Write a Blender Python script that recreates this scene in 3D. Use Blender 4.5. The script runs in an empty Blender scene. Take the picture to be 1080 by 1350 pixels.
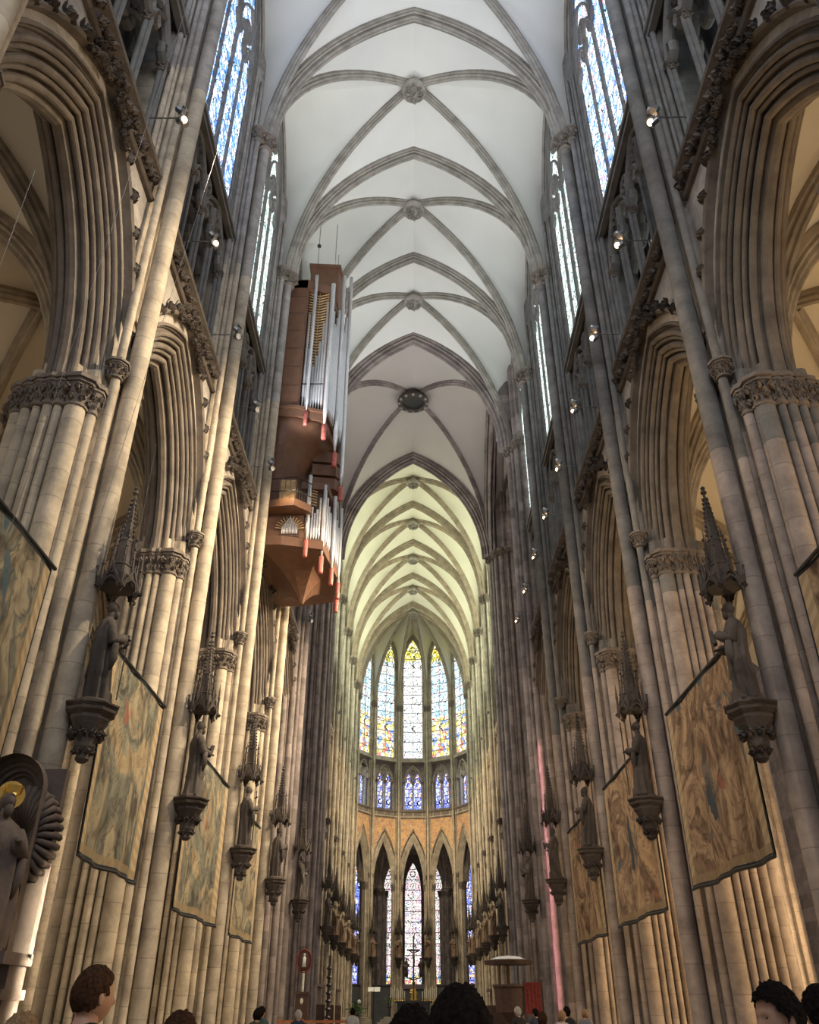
import bpy, math, random
from math import sin, cos, pi, sqrt, acos, atan2, radians
from mathutils import Vector, Matrix, noise
random.seed(7)
S = bpy.context.scene
COL = S.collection
V = Vector

# ------------------------------------------------------------------ camera, world, big lights, exposure
CAMX = -0.17
cd = bpy.data.cameras.new('camera'); cam = bpy.data.objects.new('camera', cd); COL.objects.link(cam)
cam.location = (CAMX, 0, 1.65)
cd.sensor_fit = 'VERTICAL'; cd.sensor_height = 24.0; cd.lens = 24.0 * 1082 / 1350
cam.rotation_euler = (radians(90 + 31.2), 0, radians(0.14))
cd.clip_end = 400
S.camera = cam
S.view_settings.view_transform = 'Standard'; S.view_settings.look = 'None'
S.view_settings.gamma = 1; S.view_settings.use_curve_mapping = False
S.view_settings.exposure = 0.42
S.cycles.use_denoising = True
S.cycles.max_bounces = 6; S.cycles.diffuse_bounces = 4; S.cycles.glossy_bounces = 2
S.cycles.sample_clamp_indirect = 6.0; S.cycles.caustics_reflective = False; S.cycles.caustics_refractive = False
W = bpy.data.worlds.new('world'); S.world = W; W.use_nodes = True
W.node_tree.nodes['Background'].inputs[0].default_value = (0.80, 0.84, 0.92, 1)
W.node_tree.nodes['Background'].inputs[1].default_value = 0.22

def lamp(name, typ, loc, power, color=(1, 1, 1), target=None, size=1.0, size_y=None, spot=60, blend=0.6, spread=None, parent=None):
    d = bpy.data.lights.new(name, typ); d.energy = power; d.color = color
    if typ == 'AREA':
        d.size = size
        if size_y: d.shape = 'RECTANGLE'; d.size_y = size_y
        if spread: d.spread = radians(spread)
    else:
        d.shadow_soft_size = size
        if typ == 'SPOT': d.spot_size = radians(spot); d.spot_blend = blend
    o = bpy.data.objects.new(name, d); COL.objects.link(o); o.location = loc
    if target is not None:
        o.rotation_euler = (V(target) - V(loc)).to_track_quat('-Z', 'Y').to_euler()
    return o
# daylight of the great west window behind the camera
lamp('west_window_light', 'AREA', (0, -9, 26), 1900, (0.92, 0.95, 1.0), (0, 30, 22), 9, 16)
# transept windows
lamp('north_transept_light', 'AREA', (-21, 51.6, 22), 1500, (0.95, 0.92, 0.9), (0, 51.6, 22), 9, 22)
lamp('south_transept_light', 'AREA', (21, 51.6, 22), 1500, (1.0, 0.9, 0.85), (0, 51.6, 22), 9, 22)
# sun strip through coloured glass on the crossing pier, and on the lit shafts at the left
lamp('coloured_sunbeam', 'AREA', (1.0, 34.0, 7.0), 26, (1.0, 0.42, 0.45), (6.5, 43.2, 7.0), 0.15, 13, spread=3)
lamp('white_sunbeam', 'AREA', (9.0, 0.2, 3.6), 200, (1.0, 0.90, 0.64), (-6.25, 14.1, 1.9), 0.35, 2.6, spread=3)

# ------------------------------------------------------------------ materials
MATS = {}
def newmat(name):
    m = bpy.data.materials.new(name); m.use_nodes = True
    nt = m.node_tree; b = nt.nodes['Principled BSDF']
    return m, nt, b
def N(nt, t, **kw):
    n = nt.nodes.new(t)
    for k, v in kw.items():
        if k.startswith('i'): 
            n.inputs[int(k[1:])].default_value = v
        else: setattr(n, k, v)
    return n
def L(nt, a, b): nt.links.new(a, b)
def math_(nt, op, a, b=None, c=None):
    n = nt.nodes.new('ShaderNodeMath'); n.operation = op
    for i, v in enumerate((a, b, c)):
        if v is None: continue
        if isinstance(v, (int, float)): n.inputs[i].default_value = v
        else: nt.links.new(v, n.inputs[i])
    return n.outputs[0]
def mix(nt, f, a, b, mode='MIX'):
    n = nt.nodes.new('ShaderNodeMix'); n.data_type = 'RGBA'; n.blend_type = mode
    for i, v in ((0, f), (6, a), (7, b)):
        if isinstance(v, (int, float)): n.inputs[i].default_value = v
        elif isinstance(v, tuple): n.inputs[i].default_value = (*v[:3], 1)
        else: nt.links.new(v, n.inputs[i])
    return n.outputs[2]
def ramp(nt, f, stops, const=False):
    n = nt.nodes.new('ShaderNodeValToRGB'); cr = n.color_ramp
    if const: cr.interpolation = 'CONSTANT'
    while len(cr.elements) < len(stops): cr.elements.new(0.5)
    for e, (p, c) in zip(cr.elements, stops): e.position = p; e.color = (*c, 1)
    nt.links.new(f, n.inputs[0]); return n.outputs[0]

def stone(name, col, bands=(), course=0.6, var=0.13, rough=0.85, bump=0.25):
    """ashlar: coursed drums of slightly different stone, joints, weathering. bands = ((z, colour), ...) = other stone above that height"""
    if name in MATS: return MATS[name]
    m, nt, b = newmat(name)
    g = N(nt, 'ShaderNodeNewGeometry'); sx = N(nt, 'ShaderNodeSeparateXYZ'); L(nt, g.outputs['Position'], sx.inputs[0])
    oi = N(nt, 'ShaderNodeObjectInfo')
    zz = math_(nt, 'ADD', math_(nt, 'DIVIDE', sx.outputs[2], course), math_(nt, 'MULTIPLY', oi.outputs['Random'], 7.0))
    fl = math_(nt, 'FLOOR', zz); fr = math_(nt, 'FRACT', zz)
    wn = N(nt, 'ShaderNodeTexWhiteNoise', noise_dimensions='2D')
    cb = N(nt, 'ShaderNodeCombineXYZ'); L(nt, fl, cb.inputs[0]); L(nt, math_(nt, 'MULTIPLY', oi.outputs['Random'], 91.0), cb.inputs[1]); L(nt, cb.outputs[0], wn.inputs['Vector'])
    vo = N(nt, 'ShaderNodeTexVoronoi'); vo.inputs['Scale'].default_value = 1.1; L(nt, g.outputs['Position'], vo.inputs['Vector'])
    sv = N(nt, 'ShaderNodeSeparateColor'); L(nt, vo.outputs['Color'], sv.inputs[0])
    no = N(nt, 'ShaderNodeTexNoise'); no.inputs['Scale'].default_value = 1.7; no.inputs['Detail'].default_value = 6; no.inputs['Roughness'].default_value = 0.65
    L(nt, g.outputs['Position'], no.inputs['Vector'])
    c = tuple(col)
    last = None
    if course > 10: var = 0.0
    base = mix(nt, wn.outputs['Value'], tuple(x * (1 - var) for x in c), tuple(min(1, x * (1 + var * .55)) for x in c))
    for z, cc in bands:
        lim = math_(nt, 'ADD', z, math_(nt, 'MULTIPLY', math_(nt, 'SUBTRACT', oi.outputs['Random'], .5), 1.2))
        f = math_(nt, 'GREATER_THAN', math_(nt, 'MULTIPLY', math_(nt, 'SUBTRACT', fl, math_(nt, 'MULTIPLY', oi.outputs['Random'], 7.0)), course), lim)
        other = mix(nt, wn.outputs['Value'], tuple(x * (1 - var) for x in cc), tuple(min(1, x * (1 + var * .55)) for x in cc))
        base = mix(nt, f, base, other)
    base = mix(nt, math_(nt, 'MULTIPLY', sv.outputs[0], 0.30), base, tuple(x * .62 for x in (0.42, 0.36, 0.32)), 'MIX')
    wr = ramp(nt, no.outputs['Fac'], [(0.30, (.62, .60, .58)), (0.62, (1.12, 1.1, 1.06))])
    base = mix(nt, 1.0, base, wr, 'MULTIPLY')
    j = math_(nt, 'LESS_THAN', fr, 0.035)
    base = mix(nt, math_(nt, 'MULTIPLY', j, 0.38 if course < 10 else 0.0), base, (.10, .085, .07))
    L(nt, base, b.inputs['Base Color']); b.inputs['Roughness'].default_value = rough
    bp = N(nt, 'ShaderNodeBump'); bp.inputs['Strength'].default_value = bump; bp.inputs['Distance'].default_value = 0.05
    n2 = N(nt, 'ShaderNodeTexNoise'); n2.inputs['Scale'].default_value = 9; n2.inputs['Detail'].default_value = 5; L(nt, g.outputs['Position'], n2.inputs['Vector'])
    L(nt, math_(nt, 'SUBTRACT', n2.outputs['Fac'], math_(nt, 'MULTIPLY', j, 0.5)), bp.inputs['Height']); L(nt, bp.outputs[0], b.inputs['Normal'])
    MATS[name] = m; return m

def plain(name, col, rough=0.6, metal=0.0, nz=0.25, scale=6.0, emit=0.0, bump=0.0):
    if name in MATS: return MATS[name]
    m, nt, b = newmat(name)
    tc = N(nt, 'ShaderNodeTexCoord'); no = N(nt, 'ShaderNodeTexNoise'); no.inputs['Scale'].default_value = scale; no.inputs['Detail'].default_value = 5
    L(nt, tc.outputs['Object'], no.inputs['Vector'])
    r = ramp(nt, no.outputs['Fac'], [(0.3, tuple(x * (1 - nz) for x in col)), (0.7, tuple(min(1, x * (1 + nz)) for x in col))])
    L(nt, r, b.inputs['Base Color']); b.inputs['Roughness'].default_value = rough; b.inputs['Metallic'].default_value = metal
    if emit: b.inputs['Emission Color'].default_value = (*col, 1); b.inputs['Emission Strength'].default_value = emit
    if bump:
        bp = N(nt, 'ShaderNodeBump'); bp.inputs['Strength'].default_value = bump; bp.inputs['Distance'].default_value = 0.03
        L(nt, no.outputs['Fac'], bp.inputs['Height']); L(nt, bp.outputs[0], b.inputs['Normal'])
    MATS[name] = m; return m

def glass(name, stops, strength, cell=4.0, lead=0.07, bars=0.9, hue_z=None):
    """stained glass lit from outside by the sky: small cells of coloured light between dark leads"""
    if name in MATS: return MATS[name]
    m, nt, b = newmat(name); nt.nodes.remove(b)
    tc = N(nt, 'ShaderNodeTexCoord'); mp = N(nt, 'ShaderNodeMapping'); mp.inputs['Scale'].default_value = (0.01, 1, .72)
    L(nt, tc.outputs['Object'], mp.inputs[0])
    vo = N(nt, 'ShaderNodeTexVoronoi'); vo.inputs['Scale'].default_value = cell; L(nt, mp.outputs[0], vo.inputs['Vector'])
    ve = N(nt, 'ShaderNodeTexVoronoi', feature='DISTANCE_TO_EDGE'); ve.inputs['Scale'].default_value = cell; L(nt, mp.outputs[0], ve.inputs['Vector'])
    sc = N(nt, 'ShaderNodeSeparateColor'); L(nt, vo.outputs['Color'], sc.inputs[0])
    c = ramp(nt, sc.outputs[0], stops, True)
    if hue_z:   # figure panels low in the window
        so = N(nt, 'ShaderNodeSeparateXYZ'); L(nt, tc.outputs['Object'], so.inputs[0])
        for (z0, z1, st2) in hue_z:
            f = math_(nt, 'MULTIPLY', math_(nt, 'GREATER_THAN', so.outputs[2], z0), math_(nt, 'LESS_THAN', so.outputs[2], z1))
            c = mix(nt, f, c, ramp(nt, sc.outputs[1], st2, True))
    e = math_(nt, 'GREATER_THAN', ve.outputs['Distance'], lead)
    so = N(nt, 'ShaderNodeSeparateXYZ'); L(nt, tc.outputs['Object'], so.inputs[0])
    br = math_(nt, 'GREATER_THAN', math_(nt, 'FRACT', math_(nt, 'DIVIDE', so.outputs[2], bars)), 0.07)
    f = math_(nt, 'MULTIPLY', e, br)
    em = N(nt, 'ShaderNodeEmission'); L(nt, c, em.inputs[0]); L(nt, math_(nt, 'ADD', math_(nt, 'MULTIPLY', f, strength), 0.03), em.inputs[1])
    L(nt, em.outputs[0], nt.nodes['Material Output'].inputs[0])
    MATS[name] = m; return m

WARM = (0.52, 0.455, 0.36); GREY = (0.33, 0.315, 0.30); DARK = (0.20, 0.195, 0.185); MAUVE = (0.38, 0.32, 0.285)
st_left = stone('limestone_left', WARM, ((24.5, GREY),))
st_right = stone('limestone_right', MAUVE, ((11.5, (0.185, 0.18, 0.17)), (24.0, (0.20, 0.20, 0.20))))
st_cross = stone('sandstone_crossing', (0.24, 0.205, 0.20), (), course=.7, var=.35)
st_choir = stone('limestone_choir', (0.50, 0.43, 0.34), ((21, (0.46, 0.43, 0.36)),))
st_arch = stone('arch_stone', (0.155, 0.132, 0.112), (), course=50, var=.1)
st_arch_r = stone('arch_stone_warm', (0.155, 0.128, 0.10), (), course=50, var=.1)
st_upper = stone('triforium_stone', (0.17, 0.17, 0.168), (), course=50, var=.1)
st_wall = stone('spandrel_ashlar', (0.46, 0.43, 0.40), ((26, (.28, .275, .26)),), course=.45, var=.1)
st_rib = stone('rib_stone', (0.31, 0.295, 0.265), (), course=50, var=.1)
st_rib_c = stone('choir_rib_stone', (0.33, 0.28, 0.21), (), course=50, var=.1)
st_rib_a = stone('aisle_rib_stone', (0.36, 0.31, 0.245), (), course=50, var=.1)
st_tri = stone('triforium_shade_stone', (0.10, 0.097, 0.092), (), course=.45, var=.1)  # gallery interior: its shade is put into a darker stone colour
st_dark = stone('dark_carving', (0.045, 0.036, 0.032), (), course=50, var=.15, bump=.5)
st_frz = stone('frieze_carving', (0.12, 0.10, 0.088), (), course=50, var=.15, bump=.5)
st_leaf = stone('leaf_carving', (0.19, 0.16, 0.135), (), course=50, var=.2, bump=.5)
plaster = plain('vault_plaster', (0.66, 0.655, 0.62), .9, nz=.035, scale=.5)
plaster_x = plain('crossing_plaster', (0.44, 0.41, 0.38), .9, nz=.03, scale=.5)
plaster_c = plain('choir_plaster', (0.64, 0.62, 0.52), .9, nz=.035, scale=.5)
plaster_a = plain('aisle_plaster', (0.60, 0.54, 0.44), .9, nz=.04, scale=.6)
m_wood = plain('organ_oak', (0.17, 0.085, 0.05), .55, nz=.12, scale=3)
m_wood_d = plain('organ_dark', (0.10, 0.055, 0.04), .6)
m_gold_wood = plain('organ_fretwork', (0.55, 0.36, 0.17), .45)
m_tin = plain('organ_tin', (0.88, 0.88, 0.92), .3, .45, nz=.05)
m_red = plain('organ_red_foot', (0.62, 0.17, 0.14), .5)
m_steel = plain('steel', (0.35, 0.35, 0.36), .35, .9)
m_black = plain('black_metal', (0.03, 0.03, 0.03), .5)
m_gold = plain('gilding', (0.85, 0.56, 0.16), .35, .9)
m_bulb = plain('lamp_glow', (1.0, 0.62, 0.34), .4, nz=0, emit=9)
m_floor = stone('floor_stone', (0.30, 0.28, 0.25), (), course=3)
BLUE = [(0, (.10, .24, .62)), (.2, (.55, .72, .95)), (.45, (.22, .42, .85)), (.6, (.85, .92, 1.0)), (.82, (.30, .45, .70)), (.93, (.65, .55, .75))]
BLUER = [(0, (.20, .35, .85)), (.2, (.70, .85, 1.0)), (.4, (.95, .97, 1.0)), (.62, (.35, .62, .85)), (.8, (.85, .90, 1.0)), (.94, (.85, .45, .55))]
GREEN = [(0, (.55, .72, .68)), (.3, (.88, .95, .92)), (.6, (.65, .80, .85)), (.8, (.92, .95, .88))]
APSE = [(0, (.55, .80, .92)), (.2, (.95, .97, .92)), (.45, (.40, .68, .88)), (.6, (.92, .90, .80)), (.8, (.72, .88, .93)), (.93, (.85, .70, .80))]
FIG = [(0, (.95, .75, .20)), (.25, (.92, .90, .85)), (.5, (.85, .25, .22)), (.62, (.25, .40, .85)), (.75, (.98, .85, .45)), (.9, (.85, .88, .92))]
YEL = [(0, (.95, .80, .10)), (.4, (.85, .82, .25)), (.7, (.98, .93, .60))]
WHT = [(0, (.92, .95, .95)), (.4, (1, 1, .98)), (.7, (.75, .88, .95)), (.85, (.98, .93, .78)), (.95, (.85, .75, .8))]
DEEP = [(0, (.16, .22, .75)), (.35, (.60, .70, .98)), (.6, (.30, .30, .80)), (.8, (.85, .85, .98)), (.93, (.85, .45, .30))]
PINK = [(0, (.92, .55, .60)), (.2, (.98, .90, .85)), (.45, (.70, .85, .75)), (.6, (.95, .80, .82)), (.8, (.95, .95, .85)), (.93, (.55, .45, .75))]
g_blue = glass('glass_blue', BLUE, 1.9, 6.5, .05)
g_bluer = glass('glass_blue_white', BLUER, 1.75, 6.5, .05)
g_green = glass('glass_grisaille', GREEN, 1.5, 6, .05)
g_apse = glass('glass_apse', APSE, 1.35, 3.6, .05, 1.15, ((26, 31.5, FIG), (38.6, 42, YEL)))
g_apse_c = glass('glass_apse_centre', WHT, 1.35, 3.6, .05, 1.15, ((38.9, 42, YEL),))
g_deep = glass('glass_deep_blue', DEEP, 1.6, 5, .07)
g_pink = glass('glass_chapel', PINK, 1.25, 4.6, .06, 1.2, ((3, 5.2, FIG),))
g_choir = glass('glass_choir', [(0, (.80, .80, .55)), (.4, (.95, .95, .75)), (.7, (.70, .80, .62))], 8.5, 6, .05)
g_slit = glass('glass_triforium', GREEN, 1.1, 5, .06)
g_dim = glass('glass_triforium_dim', GREEN, 0.10, 5, .06)
g_aisle = glass('glass_aisle', FIG + [(.97, (.9, .9, .8))], 1.6, 4, .06)

def painted(name):
    m, nt, b = newmat(name)
    tc = N(nt, 'ShaderNodeTexCoord'); no = N(nt, 'ShaderNodeTexNoise'); no.inputs['Scale'].default_value = .8; no.inputs['Detail'].default_value = 3; no.inputs['Distortion'].default_value = 2.5
    L(nt, tc.outputs['Object'], no.inputs['Vector'])
    c = ramp(nt, no.outputs['Fac'], [(.36, (.60, .36, .16)), (.47, (.62, .38, .18)), (.50, (.32, .12, .08)), (.54, (.66, .48, .28)), (.60, (.36, .15, .10)), (.66, (.60, .36, .18))])
    L(nt, c, b.inputs['Base Color']); b.inputs['Roughness'].default_value = .8; MATS[name] = m; return m
m_paint = painted('painted_angels')

# ------------------------------------------------------------------ helpers
def mk(name, vf, mat, smooth=False):
    v, f = vf
    me = bpy.data.meshes.new(name); me.from_pydata([tuple(p) for p in v], [], f); me.update()
    if mat: me.materials.append(mat)
    if smooth: me.polygons.foreach_set('use_smooth', [True] * len(me.polygons)); me.update()
    return me
def ob(name, me, parent=None, loc=(0, 0, 0), rot=(0, 0, 0), scale=(1, 1, 1), label=None):
    o = bpy.data.objects.new(name, me); COL.objects.link(o)
    o.location = loc; o.rotation_euler = rot if not isinstance(rot, (int, float)) else (0, 0, rot)
    o.scale = scale if not isinstance(scale, (int, float)) else (scale,) * 3
    if parent: o.parent = parent
    if label: o['label'] = label
    return o
def thing(name, label, cat, loc=(0, 0, 0), rot=0, group=None):
    o = bpy.data.objects.new(name, None); COL.objects.link(o); o.empty_display_size = .1
    o.location = loc; o.rotation_euler = (0, 0, rot) if isinstance(rot, (int, float)) else rot
    o['label'] = label; o['category'] = cat
    if group: o['group'] = group
    return o
def struct(name, me, loc=(0, 0, 0), rot=0, label=None, cat='wall'):
    o = ob(name, me, None, loc, rot); o['kind'] = 'structure'
    if label: o['label'] = label; o['category'] = cat
    return o
def recolor(me, mat, suffix):
    key = (me.name, mat.name)
    if key not in _rc:
        c = me.copy(); c.materials.clear(); c.materials.append(mat); _rc[key] = c
    return _rc[key]
_rc = {}
class Acc:
    def __init__(s): s.v = []; s.f = []
    def add(s, vf, M=None):
        v, f = vf; n = len(s.v)
        s.v += [tuple(M @ V(p)) if M is not None else tuple(p) for p in v]
        s.f += [tuple(i + n for i in q) for q in f]
        return s
    @property
    def vf(s): return s.v, s.f
T = Matrix.Translation
def R(a, ax='Z'): return Matrix.Rotation(a, 4, ax)
def SC(x, y=None, z=None):
    if y is None: y = z = x
    return Matrix.Diagonal((x, y, z, 1))
def box(x0, x1, y0, y1, z0, z1):
    v = [(x, y, z) for x in (x0, x1) for y in (y0, y1) for z in (z0, z1)]
    return v, [(0, 1, 3, 2), (4, 6, 7, 5), (0, 4, 5, 1), (2, 3, 7, 6), (0, 2, 6, 4), (1, 5, 7, 3)]
def prism(poly, z0, z1, cap=True):
    n = len(poly)
    v = [(x, y, z0) for x, y in poly] + [(x, y, z1) for x, y in poly]
    f = [(i, (i + 1) % n, n + (i + 1) % n, n + i) for i in range(n)]
    if cap: f += [tuple(range(n - 1, -1, -1)), tuple(range(n, 2 * n))]
    return v, f
def lathe(prof, n=16, cap=True, fn=None):
    v = []; f = []
    for k, (r, z) in enumerate(prof):
        for i in range(n):
            a = 2 * pi * i / n; rr = fn(r, a, z) if fn else r
            v.append((rr * cos(a), rr * sin(a), z))
    for k in range(len(prof) - 1):
        for i in range(n):
            j = (i + 1) % n
            f.append((k * n + i, k * n + j, (k + 1) * n + j, (k + 1) * n + i))
    if cap: f += [tuple(range(n - 1, -1, -1)), tuple(range((len(prof) - 1) * n, len(prof) * n))]
    return v, f
def ball(r=1, n=10, m=7, fn=None):
    pr = [(max(1e-3, r * sin(pi * k / m)), -r * cos(pi * k / m)) for k in range(m + 1)]
    v, f = lathe(pr, n)
    if fn: v = [fn(V(p)) for p in v]
    return v, f
def tube(pts, rad, n=8, cap=True):
    pts = [V(p) for p in pts]; v = []; f = []
    rad = rad if isinstance(rad, (list, tuple)) else [rad] * len(pts)
    ref = None
    for i, p in enumerate(pts):
        t = (pts[min(i + 1, len(pts) - 1)] - pts[max(i - 1, 0)]).normalized()
        if ref is None: ref = t.orthogonal().normalized()
        ref = (ref - t * ref.dot(t)).normalized(); b = t.cross(ref)
        for k in range(n):
            a = 2 * pi * k / n; v.append(p + ref * cos(a) * rad[i] + b * sin(a) * rad[i])
    for i in range(len(pts) - 1):
        for k in range(n):
            j = (k + 1) % n; f.append((i * n + k, i * n + j, (i + 1) * n + j, (i + 1) * n + k))
    if cap: f += [tuple(range(n - 1, -1, -1)), tuple(range((len(pts) - 1) * n, len(pts) * n))]
    return v, f
def sweep(path, prof, side, closed=True, cap=True):
    """profile points (s, u): s along the constant horizontal side vector, u up across the path"""
    path = [V(p) for p in path]; side = V(side).normalized(); n = len(prof); v = []; f = []
    for i, p in enumerate(path):
        t = (path[min(i + 1, len(path) - 1)] - path[max(i - 1, 0)]).normalized()
        u = side.cross(t).normalized()
        for s, q in prof: v.append(p + side * s + u * q)
    for i in range(len(path) - 1):
        for k in range(n if closed else n - 1):
            j = (k + 1) % n; f.append((i * n + k, i * n + j, (i + 1) * n + j, (i + 1) * n + k))
    if cap and closed: f += [tuple(range(n)), tuple(range((len(path) - 1) * n, len(path) * n))]
    return v, f
def arcR(a, rise): return (a * a + rise * rise) / (2 * a)
def arch_pts(a, RR, rho=0.0, zs=0.0, z0=None, n=12):
    """(y, z) points of a pointed arch offset by rho, from +y foot over the apex to -y foot"""
    c = RR - a; r = RR + rho; fm = acos(min(1, c / r)) if r > 0 else 0
    h = [(-c + r * cos(fm * i / n), zs + r * sin(fm * i / n)) for i in range(n + 1)]
    if z0 is not None: h = [(a + rho, z0)] + h
    return h + [(-y, z) for y, z in reversed(h[:-1])]
def mould(a, RR, prof, zs, z0=None, n=12):
    rows = [[(x, y, z) for y, z in arch_pts(a, RR, rho, zs, z0, n)] for rho, x in prof]
    v = [p for r in rows for p in r]; m = len(rows[0])
    f = [(k * m + i, k * m + i + 1, (k + 1) * m + i + 1, (k + 1) * m + i) for k in range(len(rows) - 1) for i in range(m - 1)]
    return v, f
def roll(cx, cy, r, a0, a1, n=6):
    return [(cx + r * cos(radians(a0 + (a1 - a0) * i / n)), cy + r * sin(radians(a0 + (a1 - a0) * i / n))) for i in range(n + 1)]
def over_arch(a, RR, rho, zs, w2, ztop, x, z0=None, n=12):
    """flat wall between a pointed opening and a rectangle"""
    pts = arch_pts(a, RR, rho, zs, z0, n)
    pts = [(w2, (z0 if z0 is not None else zs))] + pts + [(-w2, (z0 if z0 is not None else zs))]
    v = []; f = []
    for y, z in pts: v += [(x, y, z), (x, y, ztop)]
    for i in range(len(pts) - 1): f.append((2 * i, 2 * i + 1, 2 * i + 3, 2 * i + 2))
    return v, f
def rag(p, amp, sc=6.0):
    p = V(p); d = noise.noise_vector(p * sc) * amp; return p + d

# leaves, capitals, crockets ------------------------------------------------
def leaf_sheet(s, lobes=5, curl=.9, t=.05):
    """one lobed, curled leaf growing along +x, curling over towards +z"""
    n = 22; v = []; f = []
    for side in (1, -1):
        v.append((s * .42, 0, s * (.10 + t * side)))
        for k in range(n):
            a = 2 * pi * k / n; r = s * (.36 + .22 * abs(cos(lobes * a / 2)))
            x = s * .42 + r * cos(a) * 1.1; y = r * sin(a)
            v.append((x - .25 * x * x / s * .5, y * .9, -curl * (x - s * .35) ** 2 / s + s * (.12 + t * side * .6) - .25 * y * y / s))
    m = n + 1
    for k in range(n):
        j = (k + 1) % n
        f += [(0, 1 + k, 1 + j), (m, m + 1 + j, m + 1 + k), (1 + k, m + 1 + k, m + 1 + j, 1 + j)]
    return v, f
def leaf_blob(sz, seed):
    A = Acc(); rnd = random.Random(seed)
    for k, (a, e) in enumerate(((0, .1), (1.0, -.2), (-1.0, -.2), (0.2, -1.0), (2.4, .1), (-2.3, .2))):
        A.add(leaf_sheet(sz * rnd.uniform(.75, 1.0)), R(a + rnd.uniform(-.2, .2), 'X') @ T((sz * .08, 0, sz * .10)) @ R(e - .35, 'Y') @ R(rnd.uniform(-.3, .3), 'X'))
    A.add(ball(1, 6, 4), T((sz * .12, 0, 0)) @ SC(sz * .32, sz * .2, sz * .3))
    return A.vf
def capital_vf():
    A = Acc(); A.add(lathe([(.25, 0), (.30, .02), (.31, .06), (.26, .10), (.27, .3), (.33, .5), (.38, .60)], 16))
    oc = [(cos(pi / 8 + i * pi / 4) * .50, sin(pi / 8 + i * pi / 4) * .50) for i in range(8)]
    oc2 = [(x * .86, y * .86) for x, y in oc]
    A.add(prism(oc, .66, .76)); A.add(prism(oc2, .58, .67)); A.add(prism(oc2, .76, .80))
    for t, (z, r, s, n) in enumerate(((.20, .24, .17, 8), (.43, .30, .21, 8))):
        for i in range(n):
            A.add(leaf_blob(s, i), R(2 * pi * (i + .5 * t) / n) @ T((r, 0, z)))
    return A.vf
capital_me = mk('capital', capital_vf(), st_leaf)
crocket_me = mk('crocket', leaf_blob(.34, 3), st_dark)
def crest_vf():
    A = Acc(); 
    for k in range(7): A.add(leaf_blob(.34 + .05 * (k % 2), k), T((0, (k - 3) * .2, -abs(k - 3) * .10)) @ R((k - 3) * .25, 'X'))
    A.add(tube([(0, 0, -.2), (0.05, 0, .5)], [.12, .07], 6)); A.add(leaf_blob(.4, 9), T((0, 0, .45)))
    A.add(leaf_blob(.32, 5), T((0, .0, .62)) @ R(pi)); return A.vf
crest_me = mk('crest', crest_vf(), st_dark)

# ------------------------------------------------------------------ piers
def shaft_vf(r, z0, z1, n=14): return lathe([(r, z0), (r, z1)], n, False)
_sh = {}
def shaft_me(r, z0, z1, mat):
    k = (round(r, 3), z0, z1, mat.name)
    if k not in _sh: _sh[k] = mk('shaft', shaft_vf(r, z0, z1), mat, True)
    return _sh[k]
def core_poly(r, k, dip, n=72, ph=0.0):
    return [((r - dip * abs(cos(k * (2 * pi * i / n + ph) / 2)) ** 2) * cos(2 * pi * i / n), (r - dip * abs(cos(k * (2 * pi * i / n + ph) / 2)) ** 2) * sin(2 * pi * i / n)) for i in range(n)]
core_me = {}
def get_core(mat):
    if mat.name not in core_me:
        core_me[mat.name] = (mk('core', prism(core_poly(1.02, 12, .16), .9, 13.3), mat, False),
                             mk('upper_core', prism([(.78, -.30), (.80, .30), (.62, .50), (.40, .75), (-.5, .75), (-.5, -.75), (.40, -.75), (.62, -.50)], 13.3, 42.5), mat),
                             mk('plinth', Acc().add(prism([(cos(pi / 8 + i * pi / 4) * 1.62, sin(pi / 8 + i * pi / 4) * 1.62) for i in range(8)], 0, .55)).add(lathe([(1.5, .55), (1.42, .62), (1.45, .7), (1.3, .8), (1.34, .88), (1.2, .95)], 24)).vf, mat))
    return core_me[mat.name]
def _impost():
    A = Acc(); rows = []
    for r, z in ((.9, -.62), (1.02, -.5), (1.0, -.3), (1.08, -.1), (1.16, 0), (1.16, .1), (1.08, .14), (.9, .16)):
        rows.append([(min(r * cos(2 * pi * i / 48), .62), r * sin(2 * pi * i / 48), z) for i in range(48)])
    v = [p for q in rows for p in q]; n = 48
    f = [(k * n + i, k * n + (i + 1) % n, (k + 1) * n + (i + 1) % n, (k + 1) * n + i) for k in range(7) for i in range(n)]
    A.add((v, f + [tuple(range(n - 1, -1, -1)), tuple(range(7 * n, 8 * n))])); return A.vf
impost_me = mk('impost', _impost(), st_leaf)
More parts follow.
